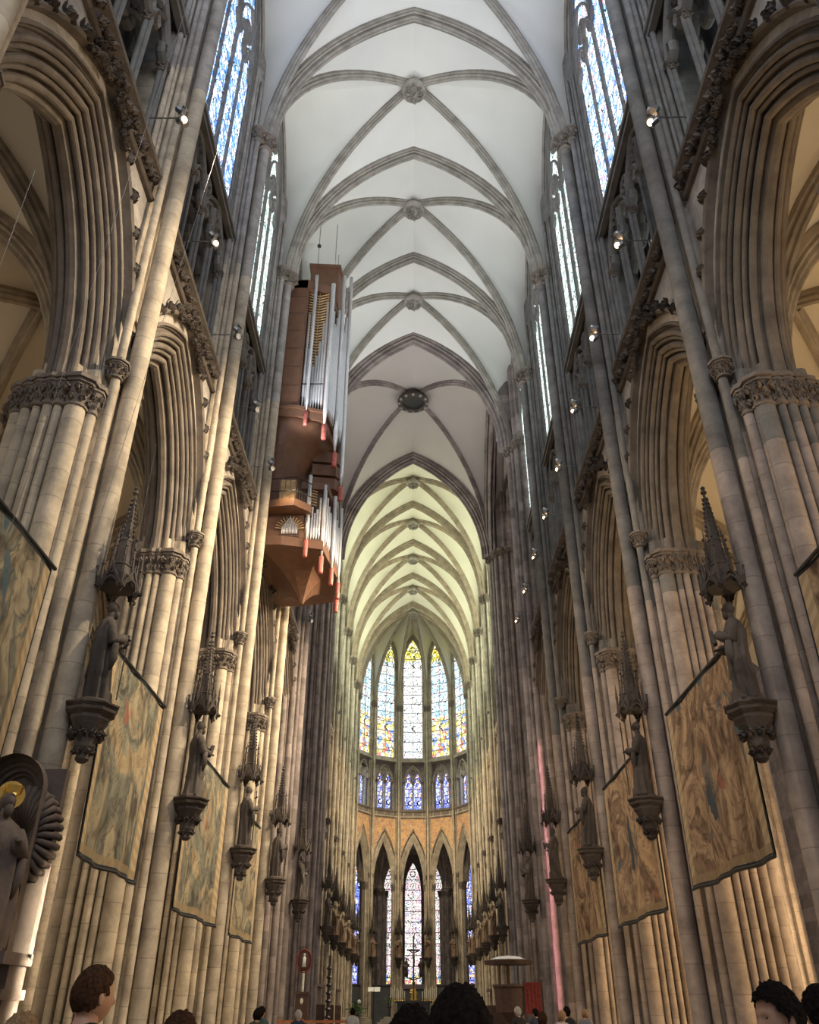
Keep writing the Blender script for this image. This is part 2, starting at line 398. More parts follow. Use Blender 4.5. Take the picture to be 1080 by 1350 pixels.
# canopy and console meshes
def gablet(w, h, t):
    A = Acc()
    for s in (-1, 1):
        A.add(sweep([(0, s * w / 2, 0), (0, 0, h)], [(-t, -t), (t, -t), (t, t), (-t, t)], (1, 0, 0)))
        A.add(ball(1, 6, 4), T((0, s * w / 4, h / 2 + .03)) @ SC(.03))
    A.add(tube([(0, 0, h), (0, 0, h + .1)], [.015, .03], 5))
    A.add(mould(w * .32, w * .5, [(-.0, -t), (0, t), (.04, t), (.04, -t)], -.02, n=4))
    return A.vf
def canopy_vf():
    A = Acc()
    hexa = [(cos(i * pi / 3) * .40, sin(i * pi / 3) * .40) for i in range(6)]
    A.add(prism([(x * .9, y * .9) for x, y in hexa], .10, .32))
    for i in range(6):
        a = i * pi / 3
        A.add(gablet(.40, .38, .02), R(a + pi / 6) @ T((.36, 0, .02)) @ R(.12, 'Y'))
        x, y = hexa[i]
        A.add(lathe([(.012, -.12), (.04, -.05), (.03, .0), (.03, .45), (.045, .47), (.03, .5), (.006, .85)], 6), T((x, y, 0)))
        A.add(leaf_blob(.09, i), R(a) @ T((.42, 0, -.02)))
        A.add(tube([(x * .62, y * .62, .3), (x * .5, y * .5, 1.05), (x * .45, y * .45, 1.4)], [.028, .022, .004], 5))
        for k in range(3): A.add(ball(1, 5, 4), T((x * .55, y * .55, .75 + k * .2)) @ SC(.035))
    A.add(lathe([(.26, .3), (.2, .55), (.22, .58), (.17, .62), (.13, 1.1), (.15, 1.13), (.12, 1.18), (.025, 2.2), (.07, 2.25), (.03, 2.32), (.055, 2.36), (.005, 2.42)], 6))
    for k in range(9):
        z = 1.25 + k * .105; r = .115 * (1 - (z - 1.18) / 1.15) + .02
        for i in range(6): A.add(ball(1, 5, 4), R(i * pi / 3) @ T((r, 0, z)) @ SC(.034, .02, .034))
    return A.vf
def console_vf():
    A = Acc(); A.add(lathe([(.06, -.98), (.12, -.92), (.10, -.84), (.18, -.72), (.20, -.5), (.30, -.32), (.34, -.26), (.33, -.2), (.42, -.14), (.43, -.10), (.40, -.08), (.46, -.03), (.46, 0)], 16, fn=lambda r, a, z: r * (1 + .05 * cos(8 * a))))
    for i in range(8): A.add(leaf_blob(.17, i), R(i * pi / 4) @ T((.17, 0, -.52)))
    for i in range(6): A.add(leaf_blob(.12, i), R(i * pi / 3 + .3) @ T((.1, 0, -.80)))
    return A.vf
canopy_me = mk('canopy', canopy_vf(), st_dark); console_me = mk('console', console_vf(), st_dark)

ORD = ['first', 'second', 'third', 'fourth', 'fifth', 'sixth', 'seventh', 'eighth', 'ninth', 'tenth', 'eleventh']
STAT_X = 1.72
def pier(x, y, rot, mat, label, group, statue=True, slim=False, vault_h=32.4, k=1.0, zc=12.05):
    t = thing('clustered_pier', label, 'pier', (x, y, 0), rot, group)
    c, uc, pl = get_core(mat)
    ob('pier_core', c, t, scale=(k, k, 1)); ob('upper_core', uc, t, scale=(k, k, 1)); ob('plinth', pl, t, scale=(k, k, 1)); ob('impost', impost_me, t, (0, 0, zc + .68), scale=(k, k, 1))
    def P(a, r): return (cos(radians(a)) * r * k, sin(radians(a)) * r * k, 0)
    ob('vault_shaft', shaft_me(.215 * k, .9, vault_h, mat), t, P(0, 1.18))
    for s in (-1, 1):
        ob('vault_shaft', shaft_me(.10 * k, .9, vault_h, mat), t, P(s * 27, 1.10))
        for a, r, q in ((44, 1.02, .115), (62, 1.04, .215), (79, 1.06, .085), (90, 1.05, .10), (103, 1.04, .085), (118, 1.04, .11), (136, 1.03, .16), (156, 1.03, .09)):
            ob('shaft', shaft_me(q * k, .9, zc + .05, mat), t, P(s * a, r))
            cx, cy, _ = P(s * a, r)
            kk = max(q / .25, .5) * k
            ob('capital', capital_me, t, (cx, cy, zc), (0, 0, a), (kk * .95, kk * .95, .95))
        for (px, py, q) in ((.80, .50, .085), (.66, .62, .06), (.58, .76, .085)):
            ob('window_shaft', shaft_me(q * k, 19.9, 36.5, mat), t, (px * k, s * py * k, 0))
        ob('leaf_stop', capital_me, t, P(s * 28, 1.08)[:2] + (zc + 1.15,), (0, 0, 1), (.55 * k, .55 * k, .6))
        ob('capital', capital_me, t, P(s * 27, 1.10)[:2] + (vault_h - .05,), (0, 0, .3), (.6 * k, .6 * k, 1))
    ob('shaft', shaft_me(.22 * k, .9, zc + .05, mat), t, P(180, 1.02)); ob('capital', capital_me, t, P(180, 1.02)[:2] + (zc,), (0, 0, 0), (k, k, .95))
    ob('capital', capital_me, t, P(0, 1.18)[:2] + (vault_h - .05,), (0, 0, 0), (1.05 * k, 1.05 * k, 1))
    if statue:
        X = STAT_X if k == 1 else 1.16 * k + .255 * k + .35
        ob('console', console_me, t, (X, 0, 6.2), label='dark carved stone console with leaves')
        ob('canopy', canopy_me, t, (X, 0, 8.38), label='dark pinnacled stone canopy')
    return t

# ------------------------------------------------------------------ wall bays
def half(pr): return pr + [(r, -x) for r, x in reversed(pr)]
def _ap():
    p = [(-.05, .10), (.10, .13), (.13, .16)]
    for k, (r0, x0, q) in enumerate(((.13, .24, .085), (.30, .36, .06), (.42, .47, .085), (.60, .57, .055), (.72, .66, .075))):
        p += roll(r0, x0, q, 215, 5, 6) + [(r0 + q * .9, x0 - q * 1.1), (r0 + q * 2.1, x0 - q * 1.1), (r0 + q * 2.3, x0 + q * .1)]
    return p + [(.93, .66), (.93, .76), (1.0, .76), (1.02, .72)]
AP = _ap()
ARP = [(r, -x) for r, x in reversed(AP)] + [(-.06, -.06), (-.08, 0), (-.06, .06)] + AP
HOOD = [(.98, .72), (1.0, .92), (1.06, .97), (1.12, .92), (1.16, .72)]
_bay = {}
def bay_meshes(a, rise, rise_w, aw, w, kind, ks, zs=13.25):
    key = (a, rise, aw, w, kind, zs)
    if key in _bay: return _bay[key]
    d = {}
    RR = arcR(a, rise)
    d['arch'] = [(r * ks, x * (1 if ks == 1 else .5)) for r, x in ARP]; d['R'] = RR
    d['arch_vf'] = mould(a, RR, d['arch'], zs, n=14)
    d['hood_vf'] = mould(a, RR, [(r * ks, x * (1 if ks == 1 else .5)) for r, x in HOOD], zs + .35, n=14)
    _bay[key] = d; return d
def bars_vf(paths, w, dpt, x=0.0):
    A = Acc()
    pr = [(-dpt / 2, 0), (-dpt * .2, -w / 2), (dpt * .2, -w / 2), (dpt / 2, 0), (dpt * .2, w / 2), (-dpt * .2, w / 2)]
    for p in paths: A.add(sweep([(x, y, z) for y, z in p], pr, (1, 0, 0)))
    return A.vf
def circ(cy, cz, r, n=16): return [(cy + r * cos(2 * pi * i / n), cz + r * sin(2 * pi * i / n)) for i in range(n + 1)]
def foils(cy, cz, r, k=4):
    return [[(cy + .5 * r * cos(2 * pi * j / k + pi / 2) + .46 * r * cos(t), cz + .5 * r * sin(2 * pi * j / k + pi / 2) + .46 * r * sin(t)) for t in [2 * pi * j / k + pi / 2 - 2.1 + 4.2 * i / 8 for i in range(9)]] for j in range(k)]
def trefoil_head(cy, a, zs, rise):
    RR = arcR(a, rise); out = [[(cy + y, z) for y, z in arch_pts(a, RR, 0, zs, None, 6)]]
    for s in (-1, 1): out.append([(cy + s * a * .95, zs), (cy + s * a * .45, zs + rise * .12), (cy + s * a * .35, zs + rise * .35), (cy + s * a * .62, zs + rise * .5)])
    return out
def window_vf(a, z0, zs, rise, lights, bar=.16):
    """returns (outline glass, tracery bars, mullion list[(y, ztop)])"""
    RR = arcR(a, rise); op = arch_pts(a, RR, 0, zs, z0, 12)
    gv = [(0, 0, (z0 + zs) / 2)] + [(0, y, z) for y, z in op]; n = len(op)
    gf = [(0, i, i + 1) for i in range(1, n)] + [(0, n, 1)]
    tr = []; mu = []
    def two(cy, aa, zz, rr):   # two lights and a circle inside a pointed arch
        r2 = rr * .5
        for s in (-1, 1): tr.extend(trefoil_head(cy + s * aa / 2, aa / 2, zz, r2))
        rc = aa * .36; zc = zz + rr * .60
        tr.append(circ(cy, zc, rc)); tr.extend(foils(cy, zc, rc, 4 if lights == 4 else 5)); mu.append((cy, zz + r2 * .3, .75))
    if lights == 4:
        for s in (-1, 1):
            sub = [(s * a / 2 + y, z) for y, z in arch_pts(a / 2, arcR(a / 2, rise * .52), 0, zs - .3, None, 8)]
            tr.append(sub); two(s * a / 2, a / 2, zs - .9, rise * .52)
        rc = a * .36; zc = zs + rise * .56
        tr.append(circ(0, zc, rc, 24)); tr.extend(foils(0, zc, rc, 6)); mu.append((0, zs + rise * .1, 1.3))
    elif lights == 2: two(0, a, zs, rise)
    return (gv, gf), tr, mu
WN = [0]
_win = {}
def window(M, a, z0, zs, rise, lights, gmat, smat, label, bar=.16, x=0.0, jamb=True, deep=.6):
    WN[0] += 1
    o = bpy.data.objects.new('window_%d' % WN[0], None); COL.objects.link(o); o.matrix_world = M
    o['kind'] = 'structure'; o['label'] = label; o['category'] = 'window'
    key = (a, z0, zs, rise, lights, bar, gmat.name, smat.name, jamb, deep)
    if key not in _win:
        g, tr, mu = window_vf(a, z0, zs, rise, lights)
        mus = [(y, mk('mullion', Acc().add(box(-bar * .6, bar * .5, -bar * .30 * q, bar * .30 * q, z0, zt)).add(shaft_vf(bar * .36 * q, z0, zt, 8), T((bar * .6, 0, 0))).vf, smat)) for y, zt, q in mu]
        jm = None
        if jamb:
            dd = deep; jp = [(0, -.1), (.0, .12 * dd / .6)] + roll(.10, .20 * dd / .6, .07, 240, 10, 4) + [(.2, .28 * dd / .6)] + roll(.30, .36 * dd / .6, .07, 240, 10, 4) + [(.42, .46 * dd / .6), (.48, .5 * dd / .6)] + roll(.56, .52 * dd / .6, .06, 240, 0, 4)
            jm = mk('jamb', mould(a, arcR(a, rise), jp, zs, z0, 12), smat)
        _win[key] = (mk('glass', g, gmat), mk('tracery', bars_vf(tr, bar * .75, bar * 1.2), smat), mus, jm)
    g, t, mus, jm = _win[key]
    ob('glass', g, o, (x, 0, 0)); ob('tracery', t, o, (x + .06, 0, 0))
    for y, m in mus: ob('mullion', m, o, (x, y, 0))
    if jm: ob('jamb', jm, o, (x, 0, 0))
    return o

_tri = {}
def triforium(M, w2, nl, smat, gmat, label, group, glaze=True):
    t = thing('triforium_arcade', label, 'triforium', group=group); t.matrix_world = M
    key = (w2, nl, smat.name)
    if key not in _tri:
        lw = 2 * w2 / nl; tr = []; A = Acc()
        for i in range(nl):
            cy = -w2 + lw * (i + .5); tr += trefoil_head(cy, lw / 2, 24.0, 1.15)
            tr.append(circ(cy - lw / 2 if i else cy + lw / 2 * (nl > 1), 25.25, lw * .24, 12)); tr += foils(cy - lw / 2 if i else cy + lw / 2 * (nl > 1), 25.25, lw * .24, 4)
        for i in range(nl // 2):
            cy = -w2 + lw * (2 * i + 1); tr.append([(cy + y, z) for y, z in arch_pts(lw, arcR(lw, 1.95), 0, 24.0, None, 8)])
        cols = [(-w2 + lw * i) for i in range(nl + 1)]
        colm = mk('colonnette', Acc().add(shaft_vf(.085, 19.85, 24.0, 8)).add(shaft_vf(.06, 19.85, 24.0, 8), T((.12, 0, 0))).vf, smat)
        _tri[key] = (mk('tracery', bars_vf(tr, .13, .28), smat), colm, cols, mk('back_colonnette', shaft_vf(.07, 19.85, 26, 6), smat), lw)
    tm, cm, cols, bm, lw = _tri[key]
    ob('tracery', tm, t, (.45, 0, 0))
    if glaze: ob('tracery', tm, t, (-.25, 0, 0))
    for y in cols:
        ob('colonnette', cm, t, (.42, y, 0)); ob('leaf_capital', capital_me, t, (.45, y, 23.75), 0, (.42, .42, .5))
        if glaze: ob('back_colonnette', bm, t, (-.62, y, 0))
    if glaze:
        for i in range(nl):
            kk = ('slit', round(lw, 2), gmat.name)
            if kk not in _tri: _tri[kk] = mk('pane', ([(0, -lw * .28, 21.3), (0, lw * .28, 21.3), (0, lw * .28, 24.2), (0, 0, 25.2), (0, -lw * .28, 24.2)], [(0, 1, 2, 3, 4)]), gmat)
            ob('pane', _tri[kk], t, (-.86, cols[i] + lw / 2, 0))
    return t

WALLS = {}
def wacc(n): return WALLS.setdefault(n, Acc())
def arcade_bay(M, w, a, rise, mat, wname, label, group, crock=9, ks=1.0, tri_top=20.2, zs=13.25, wall=True):
    RR = arcR(a, rise); d = bay_meshes(a, rise, 0, 0, w, mat.name, ks, zs)
    t = thing('arcade_arch', label, 'arch', group=group); t.matrix_world = M
    key = ('am', a, rise, mat.name, ks)
    if key not in _bay:
        _bay[key] = (mk('archivolt', d['arch_vf'], mat), mk('hood_mould', d['hood_vf'], mat))
    am, hm = _bay[key]
    ob('archivolt', am, t); ob('hood_mould', hm, t)
    if crock:
        pts = arch_pts(a, RR, 1.14 * ks, zs + .35, None, crock * 2)
        n = len(pts)
        for i in range(2, n - 2, 2):
            y, z = pts[i]; y2, z2 = pts[i + 1]; ang = atan2(z2 - z, y2 - y)
            if abs(i - n // 2) < 3: continue
            s = .58 + .5 * (z - zs) / 6.2
            ob('crocket', crocket_me, t, (.84, y, z), (ang - pi if True else 0, 0, 0), (s * .8, s, s))
        for dy in (-.75, 0, .75):
            ob('crest', crest_me, t, (.86, dy, zs + .35 + sqrt((RR + 1.14) ** 2 - (RR - a) ** 2) - .12 - abs(dy) * .50), (-dy * .65, 0, 0), (.6, .75, .5))
    if not wall: return t
    wacc(wname).add(over_arch(a, RR, 1.0 * ks, zs, w / 2, tri_top, .72 * (1 if ks == 1 else .45), n=14), M)
    wacc(wname).add(over_arch(a, RR, 1.0 * ks, zs, w / 2, tri_top, -.72 * (1 if ks == 1 else .45), n=14), M)
    return t
def clere_wall(M, w, a, rise, zs, wname, rho=.62, x=.5):
    A = wacc(wname); xf = x + .16
    A.add(over_arch(a, arcR(a, rise), rho, zs, w / 2, 43.2, x, 26.7), M)
    A.add(over_arch(a, arcR(a, rise), -.02, zs, w / 2, 43.2, -.12, 26.7), M)
    A = wacc('wall_triforium' if 'choir' not in wname and 'apse' not in wname else wname)
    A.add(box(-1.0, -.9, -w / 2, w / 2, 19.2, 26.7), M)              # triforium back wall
    A.add(box(-1.0, xf, -w / 2 + .1, w / 2 - .1, 26.35, 26.75), M)            # sill slab
    A.add(box(-1.0, xf, -w / 2 + .1, w / 2 - .1, 19.3 if w > 7 and 'choir' not in wname else 20.2, 19.4 if w > 7 and 'choir' not in wname else 20.3), M)

# ------------------------------------------------------------------ vaults
def half_arc(h, rise, z):
    if z <= 0: return 0.0
    RR = arcR(h, rise); z = min(z, rise); return min(h, RR - sqrt(max(0, RR * RR - z * z)))
def vault(corners, centre, zs, zb, edges, webmat, ribmat, name_label, NL=16, rib_s=1.0, bossm=True, draw=(1,) * 12, diag=True, boss_scale=1.35):
    """corners (x, y); edges[i] between corner i and i+1: (apex z, spring z, outward offset); courses run at matching heights"""
    n = len(corners); C0 = V((centre[0], centre[1])); A = Acc(); ribs = []
    for i in range(n):
        apex, sp, off = edges[i]
        P = [V(corners[i]), V(corners[(i + 1) % n])]
        mid = (P[0] + P[1]) / 2; outw = (mid - C0).normalized() if (mid - C0).length > 0 else V((0, 0))
        for s in (0, 1):
            p = P[s]; hd = (C0 - p).length; hv = (C0 - p).normalized(); eh = (mid - p).length; ev = (mid - p).normalized()
            grid = []
            for k in range(NL + 1):
                f = sin(pi / 2 * k / NL); zd = f * (zb - zs); D = p + hv * half_arc(hd, zb - zs, zd)
                ze = f * (apex - zs) + zs
                E = p + ev * half_arc(eh, apex - sp, ze - sp) + outw * off
                row = []
                for q in range(6):
                    u = q / 5; xy = D.lerp(E, u); z = (zs + zd) * (1 - u) + ze * u + .10 * 4 * u * (1 - u) * f
                    row.append((xy.x, xy.y, z))
                grid.append(row)
            v = [c for r in grid for c in r]; fc = [(k * 6 + q, k * 6 + q + 1, (k + 1) * 6 + q + 1, (k + 1) * 6 + q) for k in range(NL) for q in range(5)]
            A.add((v, fc))
    web = struct('ceiling', mk('ceiling', A.vf, webmat, True), label=name_label, cat='ceiling')
    dp = [(-.20, .10), (-.20, -.06), (-.13, -.10), (-.15, -.20), (-.08, -.26), (-.07, -.34), (0, -.39), (.07, -.34), (.08, -.26), (.15, -.20), (.13, -.10), (.20, -.06), (.20, .10)]
    dp = [(x * rib_s, y * rib_s) for x, y in dp]
    if diag:
        for p in corners:
            p = V(p); hv = (C0 - p).normalized(); hd = (C0 - p).length
            pts = []
            for k in range(NL + 1):
                zd = sin(pi / 2 * k / NL) * (zb - zs); q = p + hv * half_arc(hd, zb - zs, zd); pts.append((q.x, q.y, zs + zd))
            ob('diagonal_rib', mk('diagonal_rib', sweep(pts, dp, (hv.y, -hv.x, 0)), ribmat), web)
    tp = [(-.40, .12), (-.40, -.10), (-.30, -.14), (-.33, -.24), (-.25, -.30), (-.19, -.15), (-.16, -.40), (-.09, -.46), (-.06, -.56), (0, -.60), (.06, -.56), (.09, -.46), (.16, -.40), (.19, -.15), (.25, -.30), (.33, -.24), (.30, -.14), (.40, -.10), (.40, .12)]
    for i in range(n):
        if not draw[i]: continue
        apex, sp, off = edges[i]; P = [V(corners[i]), V(corners[(i + 1) % n])]; mid = (P[0] + P[1]) / 2; outw = (mid - C0).normalized()
        wall = draw[i] == 2
        for s in (0, 1):
            p = P[s]; ev = (mid - p).normalized(); eh = (mid - p).length; pts = []
            NN = NL
            for k in range(NN + 1):
                ze = sin(pi / 2 * k / NN) * (apex - zs); q = p + ev * half_arc(eh, apex - sp, ze + zs - sp) + outw * off
                pts.append((q.x, q.y, zs + ze))
            sc = rib_s * (.6 if wall else draw[i] if isinstance(draw[i], float) else .85)
            ob('wall_rib' if wall else 'transverse_rib', mk('rib', sweep(pts, [(a * sc, b * sc) for a, b in tp], (ev.y, -ev.x, 0)), ribmat), web)
    if bossm: ob('boss', boss_me, web, (C0.x, C0.y, zb - .42 * boss_scale), 0, boss_scale)
    return web
def boss_vf():
    A = Acc(); A.add(lathe([(.15, -.14), (.38, -.16), (.46, -.10), (.50, 0), (.46, .1), (.34, .2), (.3, .6)], 20))
    for i in range(8): A.add(leaf_blob(.2, i), R(i * pi / 4) @ T((.26, 0, -.12)) @ R(pi / 2, 'Y'))
    A.add(leaf_blob(.22, 4), T((-.08, 0, -.1)) @ R(pi / 2, 'Y')); return A.vf
boss_me = mk('boss', boss_vf(), st_rib)

# ================================================================== THE BUILDING
struct('floor', mk('floor', box(-22, 22, -12, 114, -.3, 0), m_floor))
PY = [-0.9, 6.6, 14.1, 21.6, 29.1, 36.6]
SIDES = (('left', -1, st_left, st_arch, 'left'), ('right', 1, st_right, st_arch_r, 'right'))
def MS(sx, y, x=7.5): return T((sx * x, y, 0)) @ (R(pi) if sx > 0 else Matrix.Identity(4))
for side, sx, smat, amat, wn in SIDES:
    rot = 0 if sx < 0 else pi
    for i, y in enumerate(PY):
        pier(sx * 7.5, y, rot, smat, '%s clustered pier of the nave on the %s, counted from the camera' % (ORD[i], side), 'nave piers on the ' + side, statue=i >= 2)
        yc = y + 3.75; M = MS(sx, yc)
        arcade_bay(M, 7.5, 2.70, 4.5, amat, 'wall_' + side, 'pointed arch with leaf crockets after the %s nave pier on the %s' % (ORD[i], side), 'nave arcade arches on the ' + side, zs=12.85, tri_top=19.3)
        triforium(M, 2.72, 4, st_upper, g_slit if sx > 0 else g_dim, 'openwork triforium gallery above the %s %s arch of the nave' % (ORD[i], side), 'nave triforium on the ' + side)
        gm = (g_blue if i < 3 else g_green) if sx < 0 else (g_bluer if i < 3 else g_green)
        window(M, 2.5, 26.9, 36.0, 5.6, 4, gm, st_upper, 'tall four-light clerestory window above the %s %s arch of the nave' % (ORD[i], side), x=.42, bar=.15 if i > 1 else .19, deep=.12)
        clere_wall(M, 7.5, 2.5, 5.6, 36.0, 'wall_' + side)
# choir
for side, sx, smat, amat, wn in SIDES:
    rot = 0 if sx < 0 else pi
    for i, y in enumerate([66.6, 74.1, 81.6, 89.1]):
        pier(sx * 7.5, y, rot, st_choir, '%s clustered pier of the choir on the %s beyond the crossing' % (ORD[i], side), 'choir piers on the ' + side, zc=12.55)
    for i, yc in enumerate([62.85, 70.35, 77.85, 85.35]):
        M = MS(sx, yc)
        arcade_bay(M, 7.5, 2.62, 5.3, st_choir, 'wall_%s_choir' % side, '%s pointed arch of the choir on the %s' % (ORD[i], side), 'choir arcade arches on the ' + side, crock=0)
        triforium(M, 2.72, 4, st_choir, g_slit, 'triforium gallery above the %s choir arch on the %s' % (ORD[i], side), 'choir triforium on the ' + side)
        window(M, 2.5, 26.9, 36.0, 5.6, 4, g_choir, st_choir, '%s tall clerestory window of the choir on the %s' % (ORD[i], side))
        clere_wall(M, 7.5, 2.5, 5.6, 36.0, 'wall_%s_choir' % side)
# apse
YC = 91.1; RP = 6.95
def pol(r, deg): return (r * sin(radians(deg)), YC + r * cos(radians(deg)))
apse_words = {-75: 'far left', -45: 'left', -15: 'left of the middle', 15: 'right of the middle', 45: 'right', 75: 'far right'}
for deg in (-75, -45, -15, 15, 45, 75):
    x, y = pol(RP, deg)
    pier(x, y, radians(-90 - deg), st_choir, 'slender apse pier %s behind the high altar' % apse_words[deg], 'apse piers', k=.52, zc=12.55)
side_words = {-90: 'outermost left', -60: 'second from left', -30: 'third from left', 0: 'middle', 30: 'third from right', 60: 'second from right', 90: 'outermost right'}
for deg in (-90, -60, -30, 0, 30, 60, 90):
    x, y = pol(RP * cos(radians(15)), deg); M = T((x, y, 0)) @ R(radians(-90 - deg))
    wsd = 2 * RP * sin(radians(15))
    arcade_bay(M, wsd, 1.12, 4.3, st_choir, 'wall_apse', 'narrow pointed arch in the apse, %s' % side_words[deg], 'apse arches', crock=0, ks=.55, wall=False)
    RR = arcR(1.12, 4.3)
    wacc('wall_painted').add(over_arch(1.12, RR, .66, 13.25, wsd / 2, 20.2, .34, n=14), M)
    triforium(M @ T((-.2, 0, 0)), 1.05, 2, st_choir, g_deep, 'glazed two-light triforium of the apse, %s' % side_words[deg], 'apse triforium', glaze=False)
    window(M, 1.12, 26.9, 38.3, 3.4, 2, g_apse_c if deg == 0 else g_apse, st_choir, 'tall coloured apse window, %s' % side_words[deg], bar=.09, deep=.12, x=.2)
    clere_wall(M, wsd, 1.12, 3.4, 38.3, 'wall_apse', rho=.4, x=.32)
    gp = T((x, y, 0)) @ R(radians(-90 - deg))
    WN[0] += 1
    for q in (-1, 1):
        o = bpy.data.meshes.get('apse_pane') or mk('apse_pane', ([(0, -.42, 21.2), (0, .42, 21.2), (0, .42, 24.3), (0, 0, 25.2), (0, -.42, 24.3)], [(0, 1, 2, 3, 4)]), g_deep)
        if q < 0: wo = bpy.data.objects.new('window_%d' % WN[0], None); COL.objects.link(wo); wo.matrix_world = gp; wo['kind'] = 'structure'; wo['label'] = 'deep blue triforium window of the apse, ' + side_words[deg]; wo['category'] = 'window'
        ob('glass', o, wo, (-.2, q * .52, 0))
# string courses with leaf frieze
def frieze_vf(y0, y1, step=.30, leaf=True):
    A = Acc(); pr = [(-.3, 0), (.10, 0), (.16, .06), (.08, .14), (.04, .18), (.05, .62), (.16, .70), (.26, .76), (.28, .86), (.2, .9), (-.3, .9)]
    v = [(x, y, z) for y in (y0, y1) for x, z in pr]; n = len(pr)
    A.add((v, [(i, (i + 1) % n, n + (i + 1) % n, n + i) for i in range(n)] + [tuple(range(n)), tuple(range(n, 2 * n))]))
    if leaf:
        k = int((y1 - y0) / step)
        for i in range(k): A.add(_lf[i % 4], T((.06, y0 + (i + .5) * step, .38 + .10 * sin(i * 2.3))) @ R(i * 1.3, 'X'))
    return A.vf
_lf = [leaf_blob(.27, s) for s in range(4)]
_fr = {}
def frieze(M, w, num, mat, z=20.05, leaf=True, xo=.72):
    k = (round(w, 2), mat.name, leaf)
    if k not in _fr: _fr[k] = mk('frieze', frieze_vf(-w / 2, w / 2, leaf=leaf), mat)
    o = struct('trim_%d' % num, _fr[k]); o.matrix_world = M @ T((xo, 0, z)); return o
num = 1
for sx in (-1, 1):
    for y in PY:
        frieze(MS(sx, y + 3.75), 6.5, num, st_frz, z=19.0); num += 1
    for y in (59.1, 66.6, 74.1, 81.6):
        frieze(MS(sx, y + 3.75), 6.5, num, st_choir); num += 1
for deg in (-90, -60, -30, 0, 30, 60, 90):
    x, y = pol(RP * cos(radians(15)), deg)
    frieze(T((x, y, 0)) @ R(radians(-90 - deg)), 2 * (RP - .75) * sin(radians(15)), num, st_leaf, leaf=False, xo=.32); num += 1
# clerestory sill rails
rail_me = mk('sill', Acc().add(box(.45, .78, -3.1, 3.1, 26.3, 26.48)).add(box(.5, .7, -3.1, 3.1, 26.12, 26.3)).add(box(.5, .66, -3.1, 3.1, 26.48, 26.9)).vf, st_upper)
for sx in (-1, 1):
    for y in PY + [59.1, 66.6, 74.1, 81.6]:
        o = struct('trim_%d' % num, rail_me); o.matrix_world = MS(sx, y + 3.75); num += 1

# crossing piers
def crossing_pier(x, y, label):
    t = thing('crossing_pier', label, 'pier', (x, y, 0), 0, 'crossing piers')
    ob('pier_core', mk('core', prism(core_poly(1.66, 20, .16), .9, 43), st_cross), t)
    ob('plinth', get_core(st_cross)[2], t, scale=(1.45, 1.45, 1))
    for i in range(20):
        a = radians(18 * i); q = .27 if i % 5 == 0 else (.17 if i % 5 in (2, 3) else .13)
        px, py = 1.62 * cos(a), 1.62 * sin(a)
        ob('shaft', shaft_me(q, .9, 32.4, st_cross), t, (px, py, 0))
        kk = q / .25; ob('capital', capital_me, t, (px, py, 32.35), (0, 0, a), (kk, kk, 1.1))
    return t
for sx, s in ((-1, 'left'), (1, 'right')):
    for y, wd in ((44.1, 'near'), (59.1, 'far')):
        crossing_pier(sx * 7.95, y, 'massive dark crossing pier, %s one on the %s' % (wd, s))
for sx in (-1, 1):   # statues' brackets on the crossing piers, and the east and west walls of the transepts
    A = wacc('wall_transept_' + ('left' if sx < 0 else 'right'))
    x0, x1 = sorted((sx * 9.0, sx * 23))
    A.add(box(x0, x1, 59.6, 60.4, 0, 43.5)); A.add(box(x0, x1, 42.4, 43.4, 20, 43.5)); A.add(box(*sorted((sx * 22.6, sx * 23.4)), 42.4, 60.4, 0, 43.5))
    for y in (44.1, 59.1):
        o = None
# spandrel walls above crossing arches towards nave/choir: the big diaphragm arches
for num2, y in ((1, 44.1), (2, 59.1)):
    M = T((0, y, 0)) @ R(pi / 2)
    A = wacc('wall_crossing')
    for xx in (-.45, .45): A.add(over_arch(6.35, arcR(6.35, 10.2), .05, 33.0, 7.6, 44.4, xx, n=16), M)
for sx in (-1, 1):
    A = wacc('wall_crossing'); M = T((sx * 7.0, 51.6, 0))
    for xx in (-.45, .45): A.add(over_arch(6.35, arcR(6.35, 10.2), .05, 33.0, 7.6, 44.4, xx, n=16), M)

# vaults
i = 0
for i, y in enumerate(PY):
    c = [(-6.35, y), (6.35, y), (6.35, y + 7.5), (-6.35, y + 7.5)]
    vault(c, (0, y + 3.75), 33.0, 43.35, [(43.0, 33.0, 0), (42.5, 36.6, .72), (43.0, 33.0, 0), (42.5, 36.6, .72)], plaster, st_rib, '%s ribbed vault bay of the nave counted from the camera' % ORD[i], draw=(1, 2, 0, 2))
c = [(-6.35, 44.1), (6.35, 44.1), (6.35, 59.1), (-6.35, 59.1)]
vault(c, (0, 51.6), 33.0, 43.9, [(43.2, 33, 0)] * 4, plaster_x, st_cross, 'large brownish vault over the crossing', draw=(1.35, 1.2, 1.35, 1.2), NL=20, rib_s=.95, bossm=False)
for sx in (-1, 1):
    c = [(sx * 6.9, 44.1), (sx * 15, 44.1), (sx * 15, 59.1), (sx * 6.9, 59.1)]
    if sx < 0: c = c[::-1]
    vault(c, (sx * 11, 51.6), 33.0, 43.6, [(42.5, 36, .5), (43.2, 33, 0), (42.5, 36, .5), (43.2, 33, 0)], plaster_x, st_rib, 'vault over the %s transept' % ('left' if sx < 0 else 'right'), draw=(2, 1, 2, 0))
